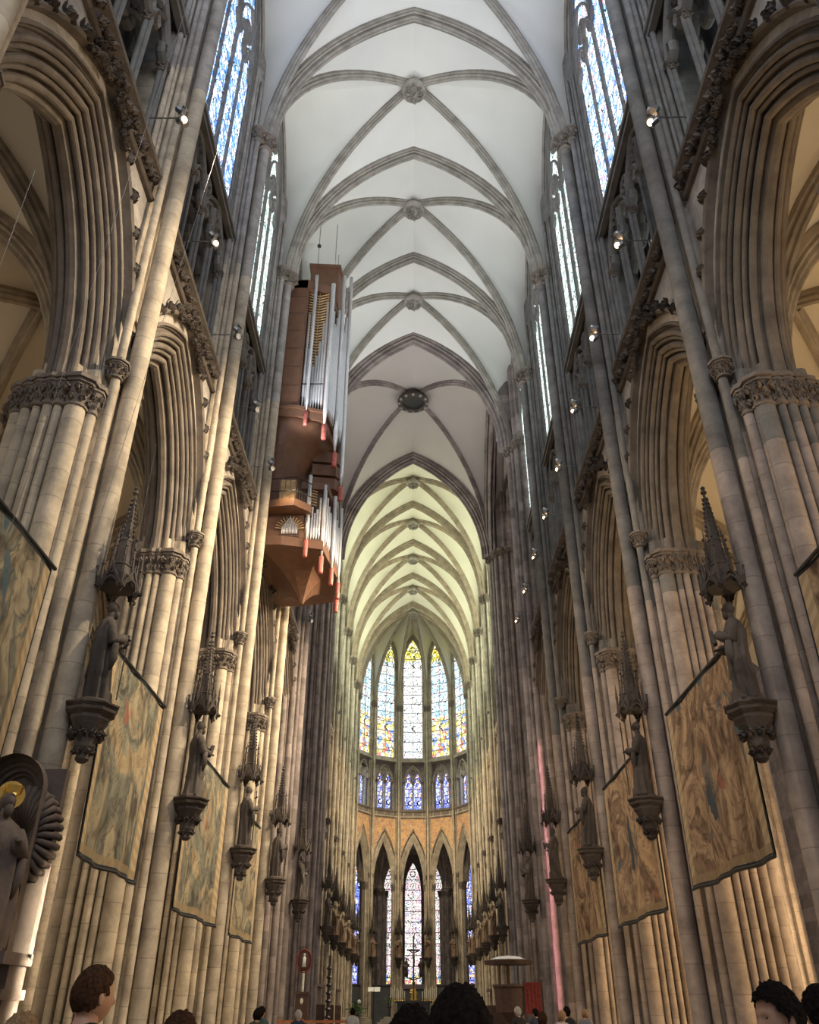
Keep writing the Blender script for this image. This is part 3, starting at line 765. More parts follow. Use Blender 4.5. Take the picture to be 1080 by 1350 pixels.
for i, y in enumerate([59.1, 66.6, 74.1, 81.6]):
    c = [(-6.35, y), (6.35, y), (6.35, y + 7.5), (-6.35, y + 7.5)]
    vault(c, (0, y + 3.75), 33.0, 43.35, [(43.0, 33.0, 0), (42.5, 36.6, .72), (43.0, 33.0, 0), (42.5, 36.6, .72)], plaster_c, st_rib_c, '%s ribbed vault bay of the choir beyond the crossing' % ORD[i], draw=(0 if i == 0 else 1, 2, 1 if i == 3 else 0, 2))
degs = [-105, -75, -45, -15, 15, 45, 75, 105]
cc = [pol(6.4, d) for d in degs]
vault(cc, (0, YC + .4), 33.0, 43.2, [(42.4, 38.4, .55)] * 7 + [(43.0, 33.0, 0)], plaster_c, st_rib_c, 'fan of narrow ribs closing the vault over the apse', draw=(2,) * 7 + (0,), rib_s=.85)
# aisle vaults
for side, sx, smat, amat, wn in SIDES:
    for i, y in enumerate(PY):
        for k, (xa, xb) in enumerate(((7.9, 14.6), (14.6, 21.3))):
            c = [(sx * xa, y), (sx * xb, y), (sx * xb, y + 7.5), (sx * xa, y + 7.5)]
            if sx < 0: c = c[::-1]
            e = (19.3, 13.3, 0)
            vault(c, (sx * (xa + xb) / 2, y + 3.75), 13.3, 19.9, [e] * 4, plaster_a, st_rib_a, '%s vault of the %s %s aisle' % (ORD[i], 'inner' if k == 0 else 'outer', side), draw=(1, 1 if k == 0 else 0, 0, 0) if sx > 0 else (1, 0, 0, 1) , NL=12, boss_scale=.6)
# aisle piers and outer walls with windows
def slim_pier(x, y, mat, label, group, h=12.7):
    t = thing('aisle_pier', label, 'pier', (x, y, 0), 0, group)
    ob('pier_core', mk_core_s(mat), t)
    for i in range(8):
        a = i * pi / 4; q = .2 if i % 2 == 0 else .13
        ob('shaft', shaft_me(q, .6, h, mat), t, (.72 * cos(a), .72 * sin(a), 0)); ob('capital', capital_me, t, (.72 * cos(a), .72 * sin(a), h - .05), (0, 0, a), (q * 4, q * 4, .9))
    return t
_cs = {}
def mk_core_s(mat):
    if mat.name not in _cs: _cs[mat.name] = mk('core', Acc().add(prism(core_poly(.72, 8, .1, 48), .5, 13.8)).add(lathe([(1.1, 0), (1.1, .4), (.95, .6)], 8)).vf, mat)
    return _cs[mat.name]
for side, sx, smat, amat, wn in SIDES:
    for i, y in enumerate(PY + [44.1]):
        slim_pier(sx * 14.6, y, smat, '%s slimmer pier between the %s aisles' % (ORD[i], side), 'aisle piers on the ' + side)
        if y > 44: continue
        M = MS(sx, y + 3.75, 21.3)
        window(M, 2.2, 4.5, 13.6, 4.4, 2, g_aisle, amat, 'aisle window in the outer wall behind the %s %s arch' % (ORD[i], side), deep=.4)
        A = wacc('wall_%s_aisle' % side)
        A.add(over_arch(2.2, arcR(2.2, 4.4), .4, 13.6, 3.75, 20.4, .36, 0), M)
        A.add(over_arch(2.2, arcR(2.2, 4.4), -.02, 13.6, 3.75, 20.4, -.2, 4.5), M); A.add(box(-.2, .38, -3.75, 3.75, 0, 4.4), M)
    for yc in (62.85, 70.35, 77.85, 85.35):
        M = MS(sx, yc, 14.6)
        window(M, 2.0, 4.0, 13.2, 4.0, 2, g_pink, st_choir, 'choir aisle window on the %s at depth %s' % (side, {62.85: 'one', 70.35: 'two', 77.85: 'three', 85.35: 'four'}[yc]), deep=.4)
        A = wacc('wall_%s_aisle' % side)
        A.add(over_arch(2.0, arcR(2.0, 4.0), .4, 13.2, 3.75, 20.4, .36, 0), M); A.add(box(-.2, .38, -3.75, 3.75, 0, 3.9), M)
        c = [(sx * 7.9, yc - 3.75), (sx * 14.6, yc - 3.75), (sx * 14.6, yc + 3.75), (sx * 7.9, yc + 3.75)]
        if sx < 0: c = c[::-1]
        vault(c, (sx * 11.25, yc), 13.3, 19.9, [(19.3, 13.3, 0)] * 4, plaster_c, st_choir, 'choir aisle vault on the %s at depth %s' % (side, {62.85: 'one', 70.35: 'two', 77.85: 'three', 85.35: 'four'}[yc]), draw=(1, 0, 0, 0), NL=10, boss_scale=.6)
# ambulatory and chapels behind the apse
for d in (-75, -45, -15, 15, 45, 75):
    x, y = pol(15.3, d)
    slim_pier(x, y, st_cross, 'grey ambulatory pier %s, seen between the apse piers' % apse_words[d], 'ambulatory piers', 12.9)
for d in (-60, -30, 0, 30, 60):
    for (ra, rb, nm) in ((8.0, 15.3, 'ambulatory'), (15.3, 22.4, 'chapel')):
        c = [pol(ra, d - 15), pol(rb, d - 15 if nm == 'ambulatory' else d - 13), pol(rb, d + 15 if nm == 'ambulatory' else d + 13), pol(ra, d + 15)]
        m = pol((ra + rb) / 2, d)
        vault(c, m, 13.5, 19.6, [(19.1, 13.5, 0)] * 4, plaster_x, st_choir, '%s vault behind the apse, %s' % (nm, side_words[d]), draw=(1, 1, 1, 1) if nm == 'chapel' else (1, 0, 0, 0), NL=10, boss_scale=.6)
for nm, x, y, rz, a, g in (('middle', 0, 113, 0, 1.0, g_pink), ('left narrow', -3.15, 112.4, .25, .95, g_pink), ('right narrow', 3.15, 112.4, -.25, .95, g_pink),
                     ('outer left', -7.5, 110.6, .5, 1.0, g_deep), ('outer right', 7.5, 110.6, -.5, 1.0, g_deep), ('far left', -11.5, 108.2, .75, 1.0, g_pink), ('far right', 11.5, 108.2, -.75, 1.0, g_pink)):
    M = T((x, y, 0)) @ R(-pi / 2 + rz)
    window(M, a, 4.2, 14.4, 3.2, 2, g, st_cross, 'narrow coloured chapel window behind the altar, %s' % nm, bar=.08, deep=.3)
A = wacc('wall_chapels')
for d in range(-100, 100, 8):
    (x0, y0), (x1, y1) = pol(22.9, d), pol(22.9, d + 8)
    A.add(([(x0, y0, 0), (x1, y1, 0), (x1, y1, 21), (x0, y0, 21)], [(0, 1, 2, 3)]))
A = Acc(); A.add(prism([pol(23.5, d) for d in range(-110, 111, 10)] + [pol(7.8, d) for d in range(110, -111, -10)], 20.6, 20.9)); struct('ceiling', mk('ceiling', A.vf, st_cross), label='dark flat ring added over the ambulatory against light leaks', cat='ceiling')  # unseen ring, added to stop light leaking between the ambulatory vaults
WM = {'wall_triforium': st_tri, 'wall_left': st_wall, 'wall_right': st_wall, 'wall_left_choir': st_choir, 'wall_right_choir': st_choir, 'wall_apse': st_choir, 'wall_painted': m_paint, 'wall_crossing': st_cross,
      'wall_left_aisle': st_rib_a, 'wall_right_aisle': st_rib_a, 'wall_chapels': st_cross, 'wall_transept_left': st_cross, 'wall_transept_right': st_cross}
for k, A in WALLS.items(): struct(k, mk(k, A.vf, WM.get(k, st_wall)))
# crossing oculus ring
t = thing('vault_ring', 'round dark iron-grey ring at the crown of the crossing vault', 'boss', (0, 51.6, 43.25))
ob('ring', mk('ring', lathe([(.95, .5), (1.05, .1), (1.25, 0), (1.25, -.18), (1.05, -.25), (.85, -.2), (.8, .5)], 28, False), st_dark), t)
ob('lid', mk('lid', lathe([(.02, -.02), (.82, -.02), (.82, .1), (.02, .1)], 24), m_black), t)
for i in range(12): ob('lobe', mk('lobe', ball(.13, 8, 5), st_rib) if i == 0 else bpy.data.meshes['lobe'], t, (1.12 * cos(i * pi / 6), 1.12 * sin(i * pi / 6), -.2))

# ================================================================== STATUES
def statue_vf(kind):
    """standing robed figure, 1.95 m, facing +x; feet at z=0"""
    n, m = 40, 34; v = []; f = []
    H = 1.62
    prof = [(0, .27), (.1, .26), (.3, .245), (.5, .235), (.65, .23), (.8, .235), (.92, .20), (.97, .12), (1.0, .07)]
    def rad(t):
        for (a, b), (c, d) in zip(prof, prof[1:]):
            if t <= c: u = (t - a) / (c - a); u = u * u * (3 - 2 * u); return b + (d - b) * u
        return .07
    for k in range(m):
        t = k / (m - 1); r = rad(t); z = H * t
        bend = .05 * sin(t * pi * 1.2 + kind) ; amp = .20 * (1 - t) ** .6 + (.05 if t < .85 else 0)
        for i in range(n):
            a = 2 * pi * i / n
            fold = amp * (.6 * sin(7 * a + 2.2 * t * (1 if kind % 2 else -1) + kind) + .4 * sin(12 * a + 3 * sin(2 * t + kind)))
            diag = .11 * max(0, sin(3 * a - 9 * t + kind)) ** .6 * (1 if .3 < t < .85 else 0)
            rr = r * (1 + fold + diag)
            v.append((rr * .78 * cos(a) + (.04 if t < .15 and abs(a - pi) > 2.4 else 0) + bend * .6, rr * 1.05 * sin(a) + bend, z))
    for k in range(m - 1):
        for i in range(n):
            j = (i + 1) % n; f.append((k * n + i, k * n + j, (k + 1) * n + j, (k + 1) * n + i))
    f.append(tuple(range(n - 1, -1, -1)))
    A = Acc(); A.add((v, f))
    by = .05 * sin(pi * 1.2 + kind)
    # head, hair, beard
    def hf(p):
        q = V((p.x * .092, p.y * .078, p.z * .125))
        if p.x > .5 and abs(p.y) < .28: q.x += .022 * (1 - abs(p.z) * 1.2) if abs(p.z) < .5 else 0
        if p.z < -.4: q.y *= .82
        return q
    A.add(ball(1, 16, 12, hf), T((.05 + by * .6, by, 1.80)))
    A.add(ball(1, 14, 9, lambda p: rag((p.x * .098 - .018, p.y * .098, p.z * .13 + .018), .012, 18)), T((.03 + by * .6, by, 1.80)) @ SC(.95, 1, .98))
    if kind != 1: A.add(ball(1, 10, 7, lambda p: rag((p.x * .055, p.y * .06, p.z * .09), .01, 20)), T((.11 + by * .6, by, 1.69)))
    A.add(tube([(by * .6, by, 1.52), (.03 + by * .6, by, 1.74)], [.075, .06], 10))
    # sleeves and hands
    for s in (-1, 1):
        sh = (by * .6, by + s * .21, 1.45); el = (.06, s * .29 + by, 1.12 + .05 * (kind == 2) * s)
        wr = (.30, s * (.13 if kind != 1 else .20) + by, 1.18 + .10 * (s if kind == 0 else -s * .4))
        A.add(tube([sh, ((sh[0] + el[0]) / 2 + .01, sh[1] + s * .05, 1.3), el, ((el[0] + wr[0]) / 2, (el[1] + wr[1]) / 2, (el[2] + wr[2]) / 2 - .02), wr], [.085, .09, .095, .10, .085], 10))
        A.add(ball(1, 8, 6), T(wr) @ SC(.06, .04, .045)); 
        for q in range(4): A.add(tube([(wr[0] + .03, wr[1] - .03 + q * .02, wr[2]), (wr[0] + .09, wr[1] - .03 + q * .02 - s * .01, wr[2] - .005), (wr[0] + .11, wr[1] - .03 + q * .02 - s * .02, wr[2] - .03)], [.012, .011, .008], 5))
        # hanging sleeve cloth
        A.add(tube([(el[0] + .08, el[1], el[2] - .03), (el[0] + .09, el[1] - s * .02, el[2] - .30), (el[0] + .07, el[1] - s * .03, el[2] - .52)], [.06, .075, .02], 8))
    A.add(lathe([(.30, -.06), (.31, 0), (.28, .03)], 12))
    return A.vf
st_fig = stone('statue_stone', (0.052, 0.043, 0.038), (), course=50, bump=.2)
st_figc = stone('statue_painted', (0.22, 0.14, 0.09), (), course=50, bump=.2)
stat_me = [mk('figure', statue_vf(k), st_fig, True) for k in range(3)]
stat_mec = [recolor(m, st_figc, 'c') for m in stat_me]
book_me = mk('book', Acc().add(box(-.03, .03, -.09, .09, -.12, .12)).add(box(.03, .04, -.095, .095, -.125, .125)).vf, st_fig)
staff_me = mk('staff', Acc().add(tube([(0, 0, -1.1), (0, 0, .75)], .018, 6)).add(box(-.015, .015, -.12, .12, .5, .54)).vf, st_fig)
sword_me = mk('sword', Acc().add(box(-.008, .008, -.03, .03, -1.0, 0)).add(box(-.02, .02, -.12, .12, 0, .04)).add(tube([(0, 0, 0), (0, 0, .2)], .02, 6)).vf, st_fig)
ATT = [('book', book_me, 'a closed book'), ('staff', staff_me, 'a tall staff'), ('sword', sword_me, 'a sword')]
def statue(x, y, z, rot, label, group, kind, choir=False):
    t = thing('statue', label, 'statue', (x, y, z), rot, group)
    ob('figure', (stat_mec if choir else stat_me)[kind], t, (0, 0, .06))
    nm, me, _ = ATT[kind]
    if nm == 'book': ob(nm, me, t, (.38, .04, 1.30), (0, .2, 0))
    elif nm == 'staff': ob(nm, me, t, (.37, .22, 1.2))
    else: ob(nm, me, t, (.37, -.12, 1.16), (.08, 0, 0))
    return t
for side, sx in (('left', -1), ('right', 1)):
    rot = 0 if sx < 0 else pi
    for i, y in enumerate(PY):
        if i < 2: continue
        k = (i + (0 if sx < 0 else 1)) % 3
        statue(sx * (7.5 - STAT_X), y, 6.2, rot + (.5 if sx < 0 else -.35), 'dark stone robed figure holding %s on the %s %s nave pier' % (ATT[k][2], ORD[i], side), 'statues on the nave piers', k)
    for i, y in enumerate([66.6, 74.1, 81.6, 89.1]):
        k = (i + (1 if sx < 0 else 0)) % 3
        statue(sx * (7.5 - STAT_X), y, 6.2, rot, 'brown painted apostle holding %s on the %s %s choir pier' % (ATT[k][2], ORD[i], side), 'statues on the choir piers', k, True)
    for wd, y in (('near', 44.1), ('far', 59.1)):
        t = thing('statue_bracket', 'dark carved bracket and canopy on the %s %s crossing pier' % (wd, side), 'bracket', (sx * 5.65, y, 0), rot)
        ob('console', console_me, t, (0, 0, 6.2)); ob('canopy', canopy_me, t, (0, 0, 8.38))
        statue(sx * 5.65, y, 6.2, rot, 'dark stone saint with a closed book on the %s %s crossing pier' % (wd, side), 'statues on the crossing piers', 0)
for deg in (-75, -45, -15, 15, 45, 75):
    x, y = pol(RP - 1.16 * .52 - .255 * .52 - .35, deg); k = abs(deg) // 30 % 3
    statue(x, y, 6.2, radians(-90 - deg), 'slender painted saint on the apse pier %s' % apse_words[deg], 'statues in the apse', k, True)

# ================================================================== TAPESTRIES
def tapestry_mat(name, seed, stops, dirx, blob=None):
    m, nt, b = newmat(name)
    uv = N(nt, 'ShaderNodeTexCoord'); mp = N(nt, 'ShaderNodeMapping'); mp.inputs['Location'].default_value = (seed, seed * 1.7, 0); mp.inputs['Scale'].default_value = (2.6, 1.6, 1); L(nt, uv.outputs['UV'], mp.inputs[0])
    n1 = N(nt, 'ShaderNodeTexNoise'); n1.inputs['Scale'].default_value = .9; n1.inputs['Detail'].default_value = 4; n1.inputs['Distortion'].default_value = 1.6; L(nt, mp.outputs[0], n1.inputs['Vector'])
    c = ramp(nt, n1.outputs['Fac'], stops)
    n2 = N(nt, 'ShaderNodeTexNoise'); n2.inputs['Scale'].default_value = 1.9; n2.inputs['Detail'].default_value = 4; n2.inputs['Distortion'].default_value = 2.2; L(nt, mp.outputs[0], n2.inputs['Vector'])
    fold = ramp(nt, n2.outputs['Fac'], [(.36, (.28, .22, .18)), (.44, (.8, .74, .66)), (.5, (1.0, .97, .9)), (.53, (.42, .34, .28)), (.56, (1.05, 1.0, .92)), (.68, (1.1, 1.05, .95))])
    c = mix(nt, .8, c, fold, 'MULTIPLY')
    n3 = N(nt, 'ShaderNodeTexNoise'); n3.inputs['Scale'].default_value = 1.0; n3.inputs['Detail'].default_value = 2; n3.inputs['Distortion'].default_value = 1; 
    mp3 = N(nt, 'ShaderNodeMapping'); mp3.inputs['Location'].default_value = (seed * 3, 5, 0); mp3.inputs['Scale'].default_value = (4, 2.2, 1); L(nt, uv.outputs['UV'], mp3.inputs[0]); L(nt, mp3.outputs[0], n3.inputs['Vector'])
    c = mix(nt, ramp(nt, n3.outputs['Fac'], [(.66, (0, 0, 0)), (.69, (.85, .85, .85))]), c, (.06, .11, .14))
    c = mix(nt, ramp(nt, n3.outputs['Fac'], [(.30, (.7, .7, .7)), (.33, (0, 0, 0))]), c, (.32, .10, .06))
    sx = N(nt, 'ShaderNodeSeparateXYZ'); L(nt, uv.outputs['UV'], sx.inputs[0])
    if blob:
        bu, bv, ru, rv = blob; dst = math_(nt, 'ADD', math_(nt, 'POWER', math_(nt, 'ABSOLUTE', math_(nt, 'DIVIDE', math_(nt, 'SUBTRACT', sx.outputs[0], bu), ru)), 2), math_(nt, 'POWER', math_(nt, 'ABSOLUTE', math_(nt, 'DIVIDE', math_(nt, 'SUBTRACT', sx.outputs[1], bv), rv)), 2))
        dst = math_(nt, 'ADD', dst, math_(nt, 'MULTIPLY', math_(nt, 'SUBTRACT', n2.outputs['Fac'], .5), 3.0))
        c = mix(nt, math_(nt, 'MULTIPLY', math_(nt, 'LESS_THAN', dst, .8), ramp(nt, n1.outputs['Fac'], [(.40, (.35, .35, .35)), (.55, (.95, .95, .95))])), c, mix(nt, n2.outputs['Fac'], (.012, .022, .035), (.05, .09, .12)))
    def edge(lo, w): 
        a = math_(nt, 'LESS_THAN', math_(nt, 'ABSOLUTE', math_(nt, 'SUBTRACT', sx.outputs[0], lo)), w)
        return a
    def edgev(lo, w): return math_(nt, 'LESS_THAN', math_(nt, 'ABSOLUTE', math_(nt, 'SUBTRACT', sx.outputs[1], lo)), w)
    # painted columns at the sides with a twisted shaft, ground strip at the foot
    tw = math_(nt, 'SINE', math_(nt, 'ADD', math_(nt, 'MULTIPLY', sx.outputs[1], 95), math_(nt, 'MULTIPLY', sx.outputs[0], 60)))
    colc = mix(nt, math_(nt, 'GREATER_THAN', tw, 0), (.40, .30, .18), (.50, .38, .23))
    c = mix(nt, edge(.045, .032), c, colc); c = mix(nt, edge(.955, .032), c, colc)
    for e in (edge(.085, .006), edge(.915, .006), edgev(.035, .02)): c = mix(nt, math_(nt, 'MULTIPLY', e, .7), c, (.30, .22, .12))
    for e in (edge(0, .012), edge(1, .012), edgev(0, .012), edgev(1, .016)): c = mix(nt, e, c, (.015, .02, .025))
    L(nt, c, b.inputs['Base Color']); b.inputs['Roughness'].default_value = .95
    bp = N(nt, 'ShaderNodeBump'); bp.inputs['Strength'].default_value = .3; bp.inputs['Distance'].default_value = .02; L(nt, n2.outputs['Fac'], bp.inputs['Height']); L(nt, bp.outputs[0], b.inputs['Normal'])
    return m
TS1 = [(.28, (.07, .065, .05)), (.38, (.24, .21, .15)), (.46, (.36, .32, .23)), (.50, (.14, .14, .12)), (.56, (.22, .23, .19)), (.62, (.40, .33, .22)), (.75, (.29, .22, .14))]
TS2 = [(.28, (.10, .065, .045)), (.38, (.30, .20, .13)), (.46, (.46, .34, .22)), (.50, (.18, .12, .08)), (.56, (.30, .21, .14)), (.62, (.48, .35, .22)), (.75, (.26, .15, .10))]
def tapestry(x, y0, y1, z0, z1, mat, label, wob):
    t = thing('tapestry', label, 'tapestry', (x, (y0 + y1) / 2, z0), 0, 'tapestries hung between the nave piers')
    nx, nz = 48, 24; w = y1 - y0; h = z1 - z0; v = []; f = []; uvs = []
    sg = 1 if x < 0 else -1
    for k in range(nz + 1):
        for i in range(nx + 1):
            u = i / nx; q = k / nz
            wav = sg * (1 - q * .75) * (.07 * sin(u * 11 + wob) + .035 * sin(u * 23 + wob * 2))
            v.append((wav, (u - .5) * w, q * h)); uvs.append((u, q))
    for k in range(nz):
        for i in range(nx): f.append((k * (nx + 1) + i, k * (nx + 1) + i + 1, (k + 1) * (nx + 1) + i + 1, (k + 1) * (nx + 1) + i))
    nb = len(v); v2 = v + [(a - sg * .03, b, c) for a, b, c in v]; f2 = f + [tuple(nb + i for i in reversed(q)) for q in f]
    me = mk('cloth', (v2, f2), mat, True); uvl = me.uv_layers.new()
    for lp in me.loops: uvl.data[lp.index].uv = uvs[lp.vertex_index % nb]
    ob('cloth', me, t)
    ob('hanging_rail', mk('hanging_rail', tube([(0, -w / 2 - .05, h + .03), (0, w / 2 + .05, h + .03)], .035, 8), m_black), t)
    hem = [(v[i][0], v[i][1], -.02) for i in range(nx + 1)]
    ob('hem', mk('hem', tube(hem, .035, 6), m_black), t)
    for s in (-1, 1): ob('suspension_cord', mk('suspension_cord', tube([(0, s * w * .46, h), (0, s * w * .46, h + 5)], .004, 4), m_steel), t)
    return t
tl = [((8.0, 11.95, 3.7, 7.8), 'tan and green tapestry cut by the left edge of the photo'), ((15.15, 19.0, 3.95, 7.75), 'tapestry with golden columns and grey-green sky, second in the left row'), ((22.05, 27.0, 3.75, 7.7), 'busy tan figure tapestry, third in the left row'), ((29.4, 33.4, 3.7, 7.6), 'narrow-looking ochre tapestry, farthest in the left row')]
tr_ = [((8.0, 11.8, 3.7, 7.6), 'brown tapestry cut by the right edge of the photo'), ((15.0, 19.6, 3.9, 7.75), 'reddish-brown battle tapestry with a blue figure, second in the right row'), ((22.05, 27.3, 3.75, 7.7), 'brown tapestry with a dark blue streak, third in the right row'), ((29.5, 34.4, 3.7, 7.6), 'narrow-looking brown tapestry, farthest in the right row')]
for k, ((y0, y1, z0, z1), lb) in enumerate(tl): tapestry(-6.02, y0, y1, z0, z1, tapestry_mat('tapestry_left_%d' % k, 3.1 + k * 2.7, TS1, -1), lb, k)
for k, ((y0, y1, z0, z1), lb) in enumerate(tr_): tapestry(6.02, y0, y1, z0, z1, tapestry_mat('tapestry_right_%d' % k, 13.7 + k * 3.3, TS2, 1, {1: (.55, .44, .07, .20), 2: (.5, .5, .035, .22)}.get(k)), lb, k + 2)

# ================================================================== SPOTLIGHTS ON THE TRIFORIUM LEDGE
head_me = mk('spot_head', lathe([(.05, -.10), (.085, -.06), (.085, .07), (.10, .13), (.10, .14)], 12), m_steel)
bulb_me = mk('lamp_lens', ball(.075, 10, 6), m_bulb)
arm_me = mk('arm', Acc().add(tube([(-.78, 0, -.98), (-.78, 0, 0), (0, 0, 0)], .022, 6)).add(tube([(0, -.16, 0), (0, .16, 0)], .02, 6)).add(tube([(0, 0, -.1), (0, 0, .22)], .02, 6)).vf, m_steel)
FY = [12.5 + 3.87 * k for k in range(9)]
for side, sx in (('left', -1), ('right', 1)):
    for k, y in enumerate(FY):
        t = thing('spotlight_cluster', '%s cluster of small spotlights on the %s gallery ledge, counted from the camera' % (ORD[k], side), 'spotlight', (sx * 5.98, y, 20.8), 0 if sx < 0 else pi, 'spotlight clusters on the ' + side)
        ob('arm', arm_me, t)
        for q, (hy, hz, ry) in enumerate(((-.16, .1, 2.2), (.16, .1, 2.4), (0, .25, .9), (-.02, -.12, 2.0))):
            ob('spot_head', head_me, t, (0.02, hy, hz), (0.3 * (q - 1), ry, 0))
        lit = sx > 0 or k in (0, 1, 6)
        if lit: ob('lit_lens', bulb_me, t, (.14, -.05, -.14), scale=1.15 if k < 3 else .9, label='glowing warm lamp lens')
        pw = 6400 if sx > 0 else 1300
        tgt = (-sx * 7.0, y + 2.5, 12.5 if sx > 0 else 9.0)
        lamp('spotlight', 'SPOT', (sx * 5.7, y, 20.6), pw, (1.0, .80, .54) if sx > 0 else (1, .80, .6), tgt, .12, spot=72, blend=.9)
        if k % 2 == 0: lamp('spotlight', 'SPOT', (sx * 5.75, y, 21.2), 2400, (.98, .98, 1.0), (-sx * 3.5, y + 3, 40), .2, spot=75, blend=1)
for side, sx in (('left', -1), ('right', 1)):  # choir fixtures and spots added to brighten the choir piers and apse
    for k, y in enumerate((64.6, 72.1, 79.6, 86.5)):
        t = thing('spotlight_cluster', '%s added spotlight cluster on the %s gallery ledge of the choir' % (ORD[k], side), 'spotlight', (sx * 5.98, y, 21.9), 0 if sx < 0 else pi, 'added spotlight clusters in the choir')
        ob('arm', arm_me, t); ob('spot_head', head_me, t, (.02, .1, .1), (0, 2.2, 0)); ob('spot_head', head_me, t, (.02, -.1, .1), (0, .9, 0))
        lamp('spotlight', 'SPOT', (sx * 5.6, y, 21.7), 3600, (1.0, .84, .58), (-sx * 6.5, y + (2 if k < 3 else 8), 12), .15, spot=110, blend=1)
# warm lamps of the aisles, standing beside the aisle piers
def aisle_lamp(x, y, pw, col, label):
    t = thing('uplight', label, 'lamp', (x, y, 0), 0, 'uplights in the aisles')
    ob('post', mk('post', tube([(0, 0, 0), (0, 0, 3.4)], .04, 8), m_black), t)
    ob('shade', mk('shade', lathe([(.10, 3.4), (.2, 3.55), (.22, 3.7), (.2, 3.7), (.09, 3.46)], 12), m_black), t)
    lamp('uplight_lamp', 'POINT', (x, y, 4.0), pw, col, size=.2)
for k, y in enumerate([3, 10.4, 17.9, 25.4, 32.9, 40.4]):
    aisle_lamp(12.6, y, 850, (1, .70, .38), '%s black uplight on a post in the right aisle' % ORD[k])
    aisle_lamp(-12.6, y, 80, (1, .76, .52), '%s black uplight on a post in the left aisle' % ORD[k])

# ================================================================== SWALLOW'S NEST ORGAN
org = thing('hanging_organ', "tall brown swallow's nest organ with silver pipes hanging on the left nave wall", 'organ', (0, 0, 0))
def om(name, vf, mat, smooth=False, label=None, parent=None): return ob(name, mk(name, vf, mat, smooth), parent or org, label=label)
YA, YB, YM = 30.0, 36.0, 33.0
def foot(xw, xb, xc, xd, dy=0.0):  # plan outline, wall side first
    return [(xw, YA + dy), (xb, YA + dy), (xc, YA + .45 + dy), (xd, YM), (xc, YB - .45 - dy), (xb, YB - dy), (xw, YB - dy)]
up = foot(-6.75, -5.45, -4.35, -4.05)
om('upper_case', prism([(x if x < -5 else x, y) for x, y in [(-6.75, 30.05), (-5.5, 30.05), (-5.45, 30.75), (-4.45, 31.0), (-4.3, 33), (-4.45, 35), (-5.45, 35.3), (-5.5, 36), (-6.75, 36)]], 25.3, 33.2), m_wood_d, label='dark recess behind the upper pipes')
om('side_panel', box(-6.75, -5.45, 29.95, 30.12, 25.2, 33.8), m_wood); om('side_panel', box(-6.75, -5.45, 35.9, 36.05, 25.2, 33.8), m_wood)
for k in range(14): om('panel_joint', box(-6.74, -5.46, 29.935, 29.955, 25.6 + k * .58, 25.62 + k * .58), m_wood_d) if k % 2 == 0 else None
om('cornice', Acc().add(prism(foot(-6.75, -5.4, -4.3, -3.95, -.05), 33.2, 33.75)).vf, m_wood)
om('corner_post', Acc().add(box(-4.42, -4.22, 30.35, 30.6, 25.4, 33.3)).add(box(-5.5, -5.38, 30.0, 30.3, 25.4, 33.3)).add(box(-4.42, -4.22, 35.4, 35.65, 25.4, 33.3)).vf, m_wood)
om('top_box', prism([(-5.6, 31.4), (-4.1, 31.5), (-3.9, 33), (-4.1, 34.6), (-5.6, 34.6)], 33.75, 36.3), m_wood)
om('top_ledge', prism([(-5.7, 31.3), (-4.0, 31.4), (-3.8, 33), (-4.0, 34.7), (-5.7, 34.7)], 36.3, 36.5), m_wood)
om('pipe_ledge', Acc().add(prism(foot(-6.75, -5.45, -4.2, -3.85, -.1), 24.95, 25.35)).add(prism(foot(-6.75, -5.4, -4.1, -3.75, -.18), 25.35, 25.5)).vf, m_wood)
# curved soffit (funnel) between the two cases
def loft(rows, cap=True):
    n = len(rows[0]); v = [p for r in rows for p in r]
    f = [(k * n + i, k * n + (i + 1) % n, (k + 1) * n + (i + 1) % n, (k + 1) * n + i) for k in range(len(rows) - 1) for i in range(n)]
    if cap: f += [tuple(range(n)), tuple(range((len(rows) - 1) * n, len(rows) * n))]
    return v, f
rows = []
for k in range(11):
    q = k / 10; z = 21.5 + 3.5 * q; g = 1 - sqrt(1 - q * q) if q < 1 else 1
    a = foot(-6.75, -6.2 + .75 * g, -5.75 + 1.5 * g, -5.5 + 1.65 * g, .9 * (1 - g) * (1 - q) + .0)
    rows.append([(x, y, z) for x, y in a])
om('soffit', loft(rows), m_wood, True)
om('upper_drop', Acc().add(prism([(-6.75, 30.3), (-5.9, 30.3), (-5.9, 35.7), (-6.75, 35.7)], 20.0, 25.0)).vf, m_wood)
for k in range(3):   # stepped brackets that carry the front pipe towers
    om('bracket', Acc().add(prism([(-4.9, YM - .5), (-3.75 - k * .03, YM - .35), (-3.6, YM), (-3.75 - k * .03, YM + .35), (-4.9, YM + .5)], 24.95 - .75 * (k + 1), 24.95 - .75 * k - .15)).vf, m_wood)
low = foot(-6.75, -5.7, -4.0, -3.65)
om('lower_case', prism([(-6.75, 30.1), (-4.75, 30.1), (-4.7, 30.5), (-4.0, 30.7), (-3.85, 33), (-4.0, 35.3), (-4.75, 35.9), (-6.75, 35.9)], 18.6, 20.0), m_wood, label='brown lower case')
om('lower_recess', prism([(-5.0, 30.6), (-4.1, 30.75), (-3.95, 33), (-4.1, 35.3), (-5.0, 35.4)], 20.0, 21.3), m_wood_d)
om('lower_ledge', Acc().add(prism(foot(-6.75, -5.6, -3.9, -3.5, -.08), 18.2, 18.62)).vf, m_wood)
om('lower_cornice', Acc().add(prism([(-5.0, 30.35), (-3.85, 30.45), (-3.6, 33), (-3.85, 35.5), (-5.0, 35.6)], 21.25, 21.6)).vf, m_wood)
keel = []
